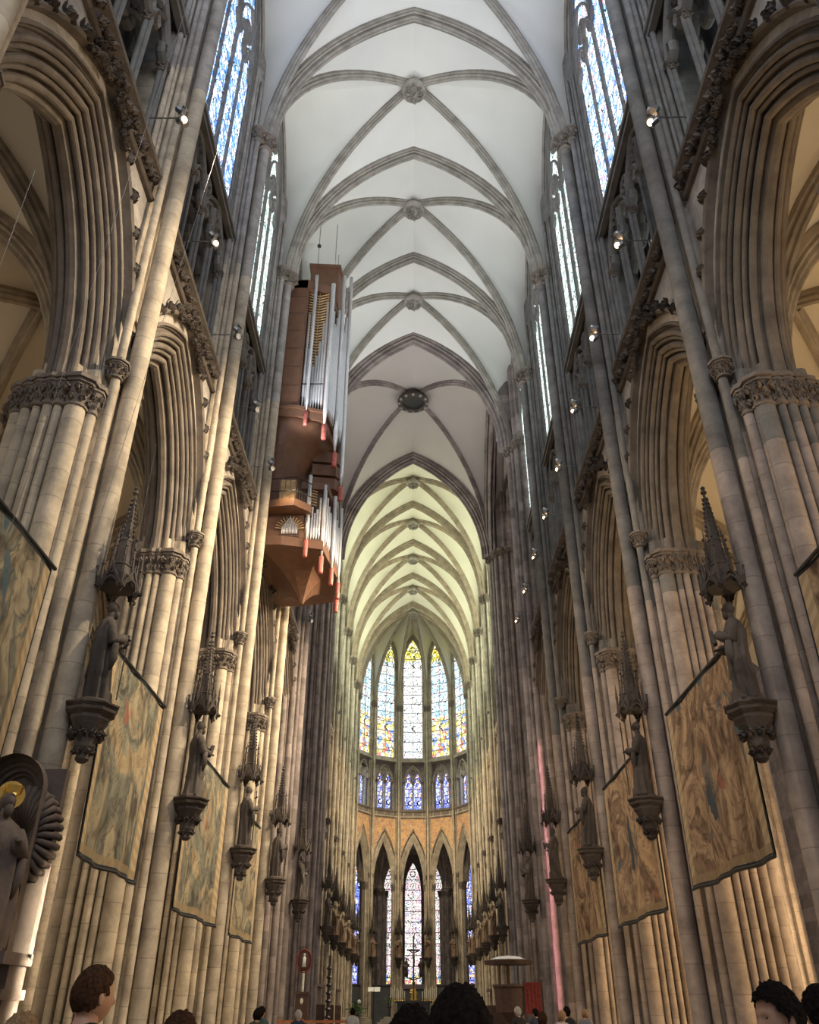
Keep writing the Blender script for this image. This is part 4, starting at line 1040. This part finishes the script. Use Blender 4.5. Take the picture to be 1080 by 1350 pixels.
for k in range(9):
    q = k / 8; g = .03 + .97 * q ** 1.15
    keel.append([(-5.0 + (x + 5.0) * g, YM + (y - YM) * g, 16.9 + 1.35 * q + .35 * sin(pi * q)) for x, y in foot(-6.75, -5.6, -3.95, -3.6, 0)])
om('keel', loft(keel), m_wood)
# balcony on the west side
om('balcony_floor', Acc().add(prism([(-6.6, 29.5), (-5.1, 29.3), (-4.45, 29.9), (-4.45, 30.5), (-6.6, 30.5)], 19.75, 20.1)).vf, m_wood)
bp = [(-6.6, 29.5), (-5.1, 29.3), (-4.45, 29.9)]
rl = Acc()
for z in (20.5, 21.15): rl.add(tube([(x, y, z) for x, y in bp], .025, 6))
om('balcony_rail', rl.vf, m_black)
for k in range(15):
    u = k / 14 * 2; i = min(1, int(u)); q = u - i
    x = bp[i][0] * (1 - q) + bp[i + 1][0] * q; y = bp[i][1] * (1 - q) + bp[i + 1][1] * q
    om('baluster', tube([(x, y, 20.1), (x, y, 21.15)], .012, 5), m_black)
om('door_panel', box(-5.9, -5.2, 30.05, 30.15, 20.1, 21.5), m_gold_wood, label='bright honey-coloured door panel')
# pipes
def pipe(x, y, z0, z1, r, proud=False):
    t = z1 - z0
    prof = [(r * .35, z0), (r, z0 + min(.9, t * .2)), (r, z0 + t * .25), (r * .97, z1)]
    p = om('pipe', lathe([(a, b) for a, b in prof], 10), m_tin, True)
    p.location = (x, y, 0)
    if proud:
        f = om('red_foot', lathe([(r * 1.05, z0 - .75), (r * 1.1, z0 - .7), (r * 1.1, z0 + .02), (r * .5, z0 + .05)], 10), m_red, True, 'red foot of a pipe', p)
        f.location = (0, 0, 0)
    return p
def vline(n, lo, hi, skew=.5): return [lo + (hi - lo) * abs(2 * (i / (n - 1)) - 2 * skew) ** 1.2 for i in range(n)]
hs = [31.6, 29.3, 28.5, 28.2, 28.9, 29.8, 31.1, 32.6]
for i, h in enumerate(hs):   # west face of the upper case
    u = (i + .5) / 8; pipe(-5.34 + u * 1.0, 30.22 + u * .15, 25.5, h, .062)
pipe(-5.02, 29.98, 25.2, 34.1, .085, True)
for (x, y, z0, z1) in ((-4.15, 30.1, 24.5, 33.6), (-3.78, 31.6, 24.0, 35.8), (-3.55, 33.0, 23.0, 37.2), (-3.78, 34.4, 24.0, 35.8)): pipe(x, y, z0, z1, .11, True)
for j, (p0, p1) in enumerate((((-4.2, 30.5), (-3.9, 31.5)), ((-3.82, 31.75), (-3.66, 32.85)), ((-3.66, 33.15), (-3.82, 34.25)), ((-3.9, 34.5), (-4.2, 35.5)))):
    for i in range(6):
        u = (i + .5) / 6; pipe(p0[0] + (p1[0] - p0[0]) * u, p0[1] + (p1[1] - p0[1]) * u, 25.5, 33.4 - 2.2 * (1 - abs(2 * u - 1)) + (.8 if j in (1, 2) else 0), .075)
for i, h in enumerate([21.0, 20.3, 20.0, 20.2, 20.8]):   # lower case west face
    u = (i + .5) / 5; pipe(-4.62 + u * .55, 30.35 + u * .12, 18.62, h, .05)
pipe(-4.6, 30.15, 18.5, 21.8, .085, True)
for (x, y, z1) in ((-3.95, 30.5, 21.5), (-3.62, 31.6, 21.6), (-3.45, 33, 21.8), (-3.62, 34.4, 21.6)): pipe(x, y, 17.9, z1, .09, True)
for i in range(16):
    u = (i + .5) / 16; pipe(-3.9 + .38 * (1 - abs(2 * u - 1)), 30.7 + u * 4.6, 18.62, 21.2 - .6 * abs(sin(u * 9)), .07)
for i in range(11):   # small fan of pipes below the balcony
    u = i / 10 - .5; pipe(-5.32 + u * .62, 30.02, 18.75, 19.62 - 1.0 * abs(u), .024)
# fretwork of slanting gilt strips behind the tips of the pipes
fw = Acc()
for k in range(30):
    z = 27.6 + k * .185
    fw.add(box(-.55, .0, -.015, .015, -.035, .035), T((-4.84, 30.34, z)) @ R(.35, 'Y')); fw.add(box(0, .5, -.015, .015, -.035, .035), T((-4.84, 30.34, z)) @ R(-.35, 'Y'))
fw.add(box(-4.86, -4.83, 30.32, 30.36, 28.4, 33.2))
om('fretwork', fw.vf, m_gold_wood, label='gilt fretwork behind the pipe tips')
fw = Acc()
for k in range(13):
    a = pi * (k + .5) / 13; fw.add(box(.34, .62, -.01, .01, -.022, .022), T((-5.32, 30.04, 19.0)) @ R(-a, 'Y'))
for k in range(6): fw.add(box(-.3, .0, -.015, .015, -.03, .03), T((-4.3, 30.5, 20.45 + k * .14)) @ R(.35, 'Y'))
om('fretwork', fw.vf, m_gold_wood)
om('fan_back', box(-5.75, -4.9, 30.06, 30.09, 18.65, 19.7), m_wood_d)
om('pipe_clamp', Acc().add(box(-5.4, -4.35, 30.15, 30.17, 27.0, 27.06)).vf, m_black)
for (x, y, z) in ((-5.3, 31.6, 36.5), (-4.4, 32.0, 36.5), (-4.5, 34.2, 36.5)):
    om('suspension_rod', tube([(x, y, z), (x, y, 42.0 - abs(x) * .35)], .022, 5), m_steel)
om('rod_anchor', ball(.12, 8, 6), m_black).location = (-5.3, 31.6, 38.2)
lamp('organ_lamp', 'SPOT', (-5.2, 28.6, 20.6), 120, (1, .72, .4), (-4.9, 31, 19.0), .1, spot=90)

# ================================================================== CHOIR AND CROSSING FURNITURE
m_slate = plain('slate_screen', (0.07, 0.075, 0.085), .5); m_marble = plain('black_marble', (0.03, 0.03, 0.035), .25)
m_wax = plain('candle_wax', (0.85, 0.80, 0.68), .5); m_white = plain('white_board', (0.85, 0.85, 0.82), .6); m_bronze = plain('dark_bronze', (0.06, 0.05, 0.045), .4, .6)
m_oakd = plain('dark_oak', (0.09, 0.045, 0.028), .5); m_orange = plain('orange_wood', (0.45, 0.16, 0.06), .5); m_redc = plain('red_cloth', (0.22, 0.035, 0.03), .8); m_green = plain('plant_leaf', (0.10, 0.17, 0.05), .6)
for i, (d0, d1) in enumerate(((-75, -45), (-45, -15), (-15, 15), (15, 45), (45, 75))):
    p0, p1 = V(pol(7.3, d0)), V(pol(7.3, d1)); e = (p1 - p0).normalized(); p0 += e * .7; p1 -= e * .7; w = (p1 - p0).length
    mid = (p0 + p1) / 2; t = thing('choir_screen', 'dark slate screen closing the apse arch, %s' % ['far left', 'left', 'behind the altar', 'right', 'far right'][i], 'screen', (mid.x, mid.y, 0), atan2(e.y, e.x), 'apse screens')
    ob('panel', mk('panel', box(-w / 2, w / 2, -.1, .1, 0, 3.6 if i != 2 else 3.3), m_slate), t); ob('rail', mk('rail', box(-w / 2 - .05, w / 2 + .05, -.15, .15, 3.6 if i != 2 else 3.3, 3.75 if i != 2 else 3.42), m_marble), t)
for sx, s in ((-1, 'left'), (1, 'right')):
    for k, yc in enumerate((62.85, 70.35, 77.85)):
        t = thing('choir_stall', 'dark oak choir stall front, %s on the %s' % (ORD[k], s), 'choir stall', (sx * 6.0, yc, 0), 0, 'choir stalls on the ' + s)
        ob('back', mk('back', box(-.08, .08, -2.7, 2.7, 0, 2.9), m_oakd), t, (sx * .5, 0, 0)); ob('canopy_rail', mk('canopy_rail', box(-.25, .25, -2.75, 2.75, 2.9, 3.05), m_oakd), t, (sx * .4, 0, 0))
        for q in range(6): ob('divider', mk('divider', box(-.3, .1, -.04, .04, 0, 1.9), m_oakd) if (sx, k, q) == (-1, 0, 0) else bpy.data.meshes['divider'], t, (sx * .2, -2.5 + q, 0))
t = thing('altar_steps', 'low stone steps under the high altar', 'steps', (0, 90.5, 0))
for k in range(5): ob('step', mk('step', box(-4 + k * .3, 4 - k * .3, -2.6 + k * .35, 3, k * .2, k * .2 + .2), m_floor), t)
t = thing('high_altar', 'black marble high altar with white cloth edge', 'altar', (0, 91, 1.0))
ob('altar_block', mk('altar_block', box(-1.55, 1.55, -.6, .6, 0, 1.15), m_marble), t); ob('altar_slab', mk('altar_slab', box(-1.75, 1.75, -.75, .75, 1.15, 1.32), m_marble), t)
t = thing('golden_madonna', 'gilded seated figure with crown standing on the high altar', 'statue', (0, 90.6, 2.32))
ob('figure', mk('figure', Acc().add(lathe([(.36, 0), (.38, .1), (.30, .35), (.34, .6), (.20, .9), (.10, 1.05)], 20, fn=lambda r, a, z: r * (1 + .08 * sin(9 * a + 3 * z)))).add(ball(1, 12, 9), T((0, 0, 1.2)) @ SC(.13, .13, .17)).add(ball(1, 10, 7), T((-.22, -.18, .8)) @ SC(.12, .12, .15)).add(tube([(-.25, -.05, .85), (-.3, -.25, .65), (-.1, -.33, .6)], .07, 6)).vf, m_gold, True), t)
ob('crown', mk('crown', Acc().add(lathe([(.12, 1.32), (.16, 1.5), (.1, 1.46)], 8, False)).add(tube([(0, 0, 1.3), (0, 0, 1.62)], [.1, .02], 6)).vf, m_bronze), t)
for s in (-1, 1):
    for k in range(8):
        x = s * (.85 + k * .19); h = .75 + .35 * (k % 3) / 2 + .03 * k
        t = thing('altar_candle', 'tall white candle, %s of the row on the %s of the golden figure' % (ORD[k], 'left' if s < 0 else 'right'), 'candle', (x, 90.75 + .1 * (k % 2), 2.32), 0, 'altar candles')
        ob('candlestick', mk('candlestick', lathe([(.07, 0), (.02, .06), (.02, .16), (.05, .18)], 8), m_gold) if (s, k) == (-1, 0) else bpy.data.meshes['candlestick'], t)
        ob('candle', mk('candle', lathe([(.03, .16), (.03, h), (.004, h + .05)], 8), m_wax), t)
def plant(x, y, z, label, s=1.0, col=m_green):
    t = thing('flower_arrangement', label, 'flowers', (x, y, z)); ob('vase', mk('vase', lathe([(.1, 0), (.16, .1), (.1, .25), (.12, .3)], 10), m_bronze), t, scale=s)
    A = Acc(); rnd = random.Random(int(x * 10))
    for k in range(26): A.add(leaf_sheet(.2), T((0, 0, .35)) @ R(rnd.uniform(0, 6.3)) @ R(-rnd.uniform(0, 1.3), 'Y') @ T((rnd.uniform(.05, .35), 0, 0)))
    ob('foliage', mk('foliage', A.vf, col), t, scale=s)
    ob('blossoms', mk('blossoms', Acc().add(ball(.07, 6, 4), T((.1, -.2, .7))).add(tube([(0, 0, .3), (.1, -.2, .7)], .01, 4)).vf, m_white), t, scale=s)
plant(-2.3, 90.2, 1.7, 'yellow-green flower arrangement at the left end of the altar', 1.3)
# hanging crucifix with two adoring angels
t = thing('crucifix', 'tall dark crucifix between two small angels in front of the middle chapel window', 'crucifix', (0, 88.0, 0))
ob('cross', mk('cross', Acc().add(box(-.07, .07, -.05, .05, 2.4, 7.6)).add(box(-.62, .62, -.05, .05, 6.35, 6.5)).vf, m_bronze), t)
ob('corpus', mk('corpus', Acc().add(tube([(0, -.1, 4.9), (.05, -.14, 5.4), (0, -.12, 5.9), (0, -.1, 6.25)], [.06, .09, .11, .09], 8)).add(ball(.12, 8, 6), T((0, -.14, 6.42))).add(tube([(-.55, -.1, 6.45), (-.1, -.12, 6.2)], [.03, .06], 6)).add(tube([(.55, -.1, 6.45), (.1, -.12, 6.2)], [.03, .06], 6)).vf, m_bronze, True), t)
ob('curved_beam', mk('curved_beam', tube([(-.75, 0, 4.7), (-.6, 0, 4.15), (0, 0, 3.95), (.6, 0, 4.15), (.75, 0, 4.7)], .06, 6), m_bronze), t)
for s in (-1, 1): ob('angel', mk('angel', Acc().add(lathe([(.16, 4.2), (.18, 4.5), (.13, 5.1), (.15, 5.4), (.06, 5.6)], 10, fn=lambda r, a, z: r * (1 + .1 * sin(6 * a)))).add(ball(.1, 8, 6), T((0, 0, 5.7))).add(leaf_sheet(.7, 3), T((s * .05, .1, 5.3)) @ R(pi / 2 * s, 'Z') @ R(.9, 'Y')).vf, m_bronze, True), t, (s * .68, 0, 0))
# pulpit in the crossing
t = thing('pulpit', 'dark wooden pulpit with a flat pale-topped sounding board at the right of the crossing', 'pulpit', (5.2, 52, 0))
ob('tub', mk('tub', lathe([(.35, 0), (.3, 1.0), (.8, 1.5), (.85, 2.6), (.95, 2.7), (.95, 2.8), (.8, 2.8)], 8), m_oakd), t); ob('sounding_board', mk('sounding_board', lathe([(1.3, 3.75), (1.35, 3.95), (1.1, 4.0)], 8), m_oakd), t)
ob('board_top', mk('board_top', lathe([(1.1, 3.98), (.6, 4.15), (.01, 4.2)], 8, False), m_white), t, label='pale top of the sounding board'); ob('back_post', mk('back_post', Acc().add(box(-.1, .1, .55, .75, 1.5, 3.8)).add(box(-.5, -.4, .5, .7, 2, 3.8)).vf, m_oakd), t)
t = thing('red_banner', 'red cloth hanging beside the pulpit', 'banner', (6.4, 51.5, 0)); ob('cloth', mk('cloth', (lambda g: (g[0], g[1]))(([(-.45 + .1 * i, .05 * (i % 2), z) for i in range(10) for z in (1.4, 2.9)], [(2 * i, 2 * i + 2, 2 * i + 3, 2 * i + 1) for i in range(9)])), m_redc), t); ob('pole', mk('pole', tube([(-.5, 0, 0), (-.5, 0, 3.0), (.5, 0, 3.0), (.5, 0, 0)], .03, 6), m_black), t)
# medallion stand at the left
t = thing('medallion_stand', 'oval dark red medallion on a slim post at the left of the crossing', 'plaque', (-5.0, 42.0, 0))
ob('oval', mk('oval', Acc().add(ball(1, 20, 12), SC(.30, .05, .42)).vf, m_oakd, True), t, (0, 0, 3.5)); ob('oval_frame', mk('oval_frame', tube([(.32 * cos(a * pi / 12), -.03, .45 * sin(a * pi / 12)) for a in range(25)], .035, 6), m_redc), t, (0, 0, 3.5))
ob('relief_figure', mk('relief_figure', Acc().add(lathe([(.10, -.25), (.07, 0), (.08, .12), (.03, .18)], 8)).add(ball(.055, 8, 6), T((0, 0, .24))).vf, m_white, True), t, (0, -.06, 3.5)); ob('post', mk('post', tube([(0, 0, 2.2), (0, 0, 3.1)], .05, 8), m_wax), t); ob('pedestal', mk('pedestal', Acc().add(box(-.28, .28, -.2, .2, 0, 2.25)).add(box(-.32, .32, -.24, .24, 2.2, 2.3)).vf, m_oakd), t); ob('emblem', mk('emblem', ball(1, 10, 7), m_wax), t, (0, -.2, 1.95), scale=(.07, .02, .12))
# bronze candelabrum
t = thing('bronze_candelabrum', 'tall dark bronze candelabrum with knobs beside the left choir entrance', 'candelabrum', (-5.25, 58, 0))
ob('stem', mk('stem', Acc().add(lathe([(.4, 0), (.3, .2), (.1, .4), (.1, 3.7), (.2, 3.8), (.05, 3.95)], 10)).add(lathe([(.09, 3.9), (.07, 4.5)], 8)).vf, m_bronze), t)
for k in range(7): ob('knob', mk('knob', lathe([(.1, -.1), (.2, 0), (.1, .1)], 10), m_bronze) if k == 0 else bpy.data.meshes['knob'], t, (0, 0, .8 + k * .42))
t = thing('lectern', 'white open book stand left of the altar', 'lectern', (-3.6, 86, 0)); ob('stand', mk('stand', tube([(0, 0, 0), (0, 0, 3.0)], .08, 8), m_black), t); ob('book_rest', mk('book_rest', Acc().add(box(-.55, -.02, -.02, .02, 0, .4)).add(box(.02, .55, -.02, .02, 0, .4)).vf, m_white), t, (0, 0, 3.0), (-.5, 0, 0))
t = thing('wooden_barrier', 'low orange-brown wooden rail in front of the left crossing pier', 'barrier', (-4.2, 40, 0))
ob('top_rail', mk('top_rail', box(-1.5, 1.5, -.04, .04, 1.15, 1.25), m_orange), t); ob('low_rail', mk('low_rail', box(-1.5, 1.5, -.03, .03, .6, .68), m_orange), t)
for k in range(4): ob('post', mk('barrier_post', box(-.05, .05, -.05, .05, 0, 1.3), m_orange) if k == 0 else bpy.data.meshes['barrier_post'], t, (-1.5 + k, 0, 0))
plant(-3.4, 56, .9, 'pale pink and green flower arrangement in front of the choir on the left', 1.6)

# epitaph with shell niche and haloed figure at the left edge
st_epi = stone('epitaph_stone', (0.10, 0.075, 0.066), (), course=50, bump=.15)
ep = thing('niche_monument', 'dark stone niche monument with concentric arches and a ribbed shell at the left edge', 'monument', (-5.95, 12.5, .25), 0)
A = Acc().add(box(-.75, .45, -.1, .45, -.25, 1.9)).add(box(-.8, .50, -.45, .5, 1.9, 2.05)).add(box(-.78, .50, -.3, .48, 1.5, 1.62))
ob('base', mk('base', A.vf, st_epi), ep)
A = Acc().add(box(-.78, .50, .30, .45, 2.0, 4.55))
pr = [(0, -.05), (.03, -.05), (.05, 0), (.09, 0), (.10, .07), (.15, .07), (.17, .12), (.22, .12), (.24, .17), (.30, .17), (.30, .34)]
v, f = mould(.20, .23, [(r, -x) for r, x in pr], 4.15, 2.05, 10)
A.add((v, f), T((-.12, .2, 0)) @ R(pi / 2))
ob('niche_arch', mk('niche_arch', A.vf, st_epi), ep)
A = Acc()
for k in range(17):
    a = -1.0 + 3.2 * k / 16; A.add(tube([(.10 + .10 * cos(a), .12, 3.55 + .12 * sin(a)), (.10 + .38 * cos(a), .02, 3.55 + .50 * sin(a)), (.10 + .50 * cos(a), .08, 3.55 + .66 * sin(a)), (.10 + .50 * cos(a), .3, 3.55 + .66 * sin(a))], [.012, .045, .055, .05], 6))
ob('shell', mk('shell', A.vf, st_epi, True), ep)
nf = thing('robed_statue', 'brown stone robed figure with a golden halo standing in the niche monument', 'statue', (-5.88, 12.12, 2.30), -pi / 2 + .7)
ob('figure', recolor(stat_me[0], st_epi, 'e'), nf, scale=(1.25, 1.1, 1.03)); ob('halo', mk('halo', lathe([(.005, -.015), (.19, -.015), (.19, .015), (.005, .015)], 24), m_gold), nf, (-.06, 0, 1.98), (0, pi / 2, 0))
ob('crown', mk('crown', lathe([(.10, 0), (.125, .1), (.11, .1), (.095, 0)], 10, False), m_gold), nf, (.05, 0, 1.98))
# thin wires hanging down from the vault on the left
for k, (a, b) in enumerate((((-3.6, 8.5, 40), (-6.2, 10.4, 4)), ((-3.4, 13, 41), (-5.9, 12.9, 9)))):
    o = ob('hanging_wire', mk('hanging_wire', tube([a, b], .0045, 4), m_steel)); o['label'] = ['thin pale wire crossing the first left arch', 'thin pale wire beside the first left vault shaft'][k]; o['category'] = 'wire'

# ================================================================== PEOPLE
import bmesh
m_skin = plain('skin', (0.52, 0.30, 0.21), .55, nz=.08); m_hairb = plain('hair_brown', (0.055, 0.028, 0.016), .95, nz=.5, scale=60); m_haird = plain('hair_black', (0.012, 0.009, 0.008), .95, nz=.5, scale=60); m_hairl = plain('hair_light', (0.28, 0.18, 0.10), .6, nz=.4, scale=60); m_hairg = plain('hair_grey', (0.42, 0.40, 0.38), .6, nz=.2)
for _m in (m_hairb, m_haird, m_hairl, m_hairg): _m.node_tree.nodes['Principled BSDF'].inputs['Specular IOR Level'].default_value = .08
m_eye = plain('eye', (.05, .03, .02), .2)
CL = {n: plain('cloth_' + n, c, .85, nz=.15, scale=20) for n, c in (('black', (.012, .012, .014)), ('navy', (.02, .03, .06)), ('olive', (.06, .065, .04)), ('grey', (.16, .16, .17)), ('maroon', (.12, .03, .03)), ('white', (.5, .5, .48)), ('teal', (.03, .08, .09)))}
def g2(a, b, s, t): return math.exp(-(a / s) ** 2 - (b / t) ** 2)
def head_pt(p, off=0.0):
    x, y, z = p; X, Y, Z = .098 * x, .077 * y, .120 * z
    if z < -.1:
        t = (-z - .1) / .9; Y *= 1 - .30 * t * t
        if x > 0: X *= 1 + .10 * t
        else: X *= 1 - .40 * t
    if x > 0:
        X += .026 * g2(y, z + .20, .17, .13) + .012 * g2(y, z + .02, .12, .22)
        for s in (-1, 1): X -= .011 * g2(y - s * .38, z - .06, .17, .10)
        X += .005 * g2(y, z - .24, .6, .08) + .007 * g2(y, z + .50, .26, .05) + .006 * g2(y, z + .60, .22, .05) - .004 * g2(y, z + .55, .3, .02) + .006 * g2(y, z + .82, .25, .12)
    n = V((X, Y, Z)).normalized() * off
    return V((X, Y, Z)) + n
def head_part_vf(keep, off, ns=0.0, n=44, m=36):
    v, f = ball(1, n, m); on = []
    for q in f:
        c = sum((V(v[i]) for i in q), V((0, 0, 0))) / len(q)
        if keep is None or keep(c): on.append(q)
    v2 = []
    for p in v:
        q = head_pt(p, off)
        if ns: q += noise.noise_vector(V(p) * 7) * ns + V(p) * ns * .6 * noise.noise(V(p) * 19)
        v2.append(q)
    used = sorted({i for q in on for i in q}); mp = {i: k for k, i in enumerate(used)}
    return [v2[i] for i in used], [tuple(mp[i] for i in q) for q in on]
def head_vf():
    A = Acc().add(head_part_vf(None, 0))
    for s in (-1, 1):
        A.add(ball(1, 12, 8, lambda p: V((p.x, p.y * (1 - .4 * (1 if abs(p.x) < .5 else 0)), p.z))), T((-.004, s * .079, -.006)) @ R(s * -.35) @ R(.15, 'Y') @ SC(.021, .010, .034))
    A.add(tube([(-.028, 0, -.20), (-.022, 0, -.13), (-.012, 0, -.06)], [.066, .058, .055], 16))
    return A.vf
head_me = mk('head', head_vf(), m_skin, True)
def hairline(pts):   # (x, z) polyline from the front to the back of the head: hair grows above it
    def keep(c):
        j = .05 * noise.noise(c * 14)
        for (x0, z0), (x1, z1) in zip(pts, pts[1:]):
            if x1 <= c.x <= x0: return c.z + j > z0 + (z1 - z0) * (x0 - c.x) / (x0 - x1)
        return c.z > 0
    return keep
kshort = hairline([(1.0, .62), (.72, .58), (.45, .45), (.28, .30), (.22, -.02), (.10, .02), (-.05, .10), (-.18, -.05), (-.30, -.40), (-1.0, -.48)])
kfull = hairline([(1.0, .58), (.75, .52), (.50, .38), (.30, .12), (.24, -.15), (.10, .0), (-.08, .05), (-.16, -.30), (-.30, -.62), (-1.0, -.70)])
hair_me = {'short': head_part_vf(kshort, .012, .004, 96, 72), 'full': head_part_vf(kfull, .020, .012, 96, 72), 'big': head_part_vf(kfull, .030, .010, 96, 72)}
beard_me = mk('beard', head_part_vf(lambda c: c.x > .05 and c.z < -.30 and not (abs(c.y) < .30 and c.z > -.66 and c.z < -.40) and abs(c.y) > -1 and (c.z < -.5 or abs(c.y) > .45), .005, .002), m_haird, True)
_hm = {}
def body_obj(mat, parent):
    """one continuous clothed body, grown over a joint skeleton (feet at z=0, stature 1.0 up to the neck base at .84)"""
    if mat.name not in _hm:
        J = {'pel': ((0, 0, .53), .085), 'waist': ((0, 0, .62), .078), 'chest': ((.005, 0, .73), .090), 'up': ((0, 0, .805), .078), 'neck': ((-.008, 0, .880), .043)}
        E = [('pel', 'waist'), ('waist', 'chest'), ('chest', 'up'), ('up', 'neck')]
        for s, n in ((-1, 'r'), (1, 'l')):
            J.update({'sh' + n: ((-.004, s * .105, .795), .038), 'el' + n: ((-.02, s * .135, .62), .027), 'wr' + n: ((.02, s * .135, .49), .019),
                      'hip' + n: ((0, s * .05, .50), .055), 'kn' + n: ((.01, s * .055, .27), .036), 'an' + n: ((-.01, s * .055, .045), .024), 'to' + n: ((.075, s * .062, .018), .018)})
            E += [('up', 'sh' + n), ('sh' + n, 'el' + n), ('el' + n, 'wr' + n), ('pel', 'hip' + n), ('hip' + n, 'kn' + n), ('kn' + n, 'an' + n), ('an' + n, 'to' + n)]
        bm = bmesh.new(); vs = {}; ly = bm.verts.layers.skin.verify()
        for k, (p, r) in J.items():
            w = bm.verts.new(p); w[ly].radius = (r, r * (1.25 if k in ('pel', 'waist', 'chest', 'up') else 1)); w[ly].use_root = (k == 'pel'); vs[k] = w
        for a, b in E: bm.edges.new((vs[a], vs[b]))
        me = bpy.data.meshes.new('body'); bm.to_mesh(me); bm.free(); me.materials.append(mat)
        _hm[mat.name] = me
    o = ob('body', _hm[mat.name], parent)
    a = o.modifiers.new('skin', 'SKIN'); a.use_smooth_shade = True; o.modifiers.new('sub', 'SUBSURF').levels = 2; o.modifiers['sub'].render_levels = 2
    return o
def hand_vf(s):
    A = Acc().add(ball(1, 10, 7), T((0, 0, -.045)) @ SC(.020, .040, .050))
    for k in range(4):
        y = -.028 + k * .019; l = (.062, .075, .078, .066)[k]
        A.add(tube([(0, y, -.07), (.012, y * 1.05, -.07 - l * .5), (.028, y, -.07 - l)], [.0095, .0085, .007], 7))
    A.add(tube([(0, s * -.030, -.03), (.02, s * -.052, -.06), (.032, s * -.055, -.09)], [.012, .010, .008], 7)); return A.vf
hand_me = {s: mk('hand', hand_vf(s), m_skin, True) for s in (-1, 1)}
def person(x, y, h, rot, label, cloth, hair, hmat, pitch=0.0, beard=False, turn=0.0, eyes=False):
    t = thing('person', label, 'person', (x, y, 0), radians(rot))
    sc = h / 1.0
    b = body_obj(CL[cloth], t); b.scale = (sc,) * 3
    ks = h / 1.78
    hz = h - .128 * ks
    hd = ob('head', head_me, t, (.012, 0, hz), (0, radians(pitch), radians(turn)), ks)
    key = (hair, hmat.name)
    if key not in _hm: _hm[key] = mk('hair', hair_me[hair], hmat, True)
    ob('hair', _hm[key], hd)
    if beard: ob('beard', beard_me, hd)
    for s in (-1, 1):
        ob('eye', bpy.data.meshes.get('eye') or mk('eye', ball(.0105, 10, 7), m_eye, True), hd, (.0725, s * .030, .008))
        ob('hand', hand_me[s], t, (.02 * sc, s * .135 * sc, .485 * sc), scale=ks)
    return t
person(-1.72, 4.6, 1.835, 52, 'man with short dark brown hair in a black shirt, in front of the left tapestries', 'black', 'short', m_hairb)
person(1.44, 4.2, 1.745, 192, 'man with curly dark hair and beard looking down, in front of the right piers', 'grey', 'full', m_haird, pitch=8, beard=True)
person(-0.02, 3.0, 1.70, 88, 'person with large dark hair seen from behind, in front of the altar', 'black', 'big', m_haird)
person(-.17, 3.55, 1.655, 95, 'person with dark hair seen from behind, partly covering the altar', 'navy', 'full', m_haird)
person(-1.25, 4.5, 1.635, 95, 'person whose brown hair just rises into view below the left tapestry', 'maroon', 'full', m_hairb)
person(-1.95, 4.4, 1.63, 100, 'light-haired person at the left corner beside the bright shaft', 'olive', 'full', m_hairl)
person(1.93, 4.9, 1.75, 100, 'dark-haired person cut by the right edge of the photo', 'black', 'full', m_haird)
FARP = [(-3.3, 19.5, 1.66, 'olive', m_haird), (-3.7, 22.5, 1.70, 'teal', m_haird), (-3.0, 24.0, 1.63, 'navy', m_hairg), (2.7, 26.0, 1.70, 'black', m_hairg), (3.5, 28.5, 1.66, 'navy', m_haird), (3.1, 21.0, 1.62, 'white', m_hairl), (3.6, 23.4, 1.70, 'black', m_haird), (2.2, 17.5, 1.60, 'maroon', m_hairb), (4.6, 26.5, 1.64, 'grey', m_hairl), (-2.2, 33, 1.68, 'white', m_haird)]
fl = ['distant visitor in olive with black hair by the left piers', 'distant visitor in teal by the left piers', 'distant grey-haired visitor in navy on the left', 'distant grey-haired visitor in black in front of the pulpit', 'distant dark-haired visitor in navy near the pulpit', 'distant light-haired visitor in white on the right', 'distant black-haired visitor in black by the right piers', 'visitor in maroon with brown hair on the right', 'distant light-haired visitor in grey by the right tapestries', 'distant visitor in white near the wooden barrier']
for (x, y, h, c, hm), lb in zip(FARP, fl): person(x, y, h, 90 + 40 * sin(x * 5 + y), lb, c, 'full', hm)
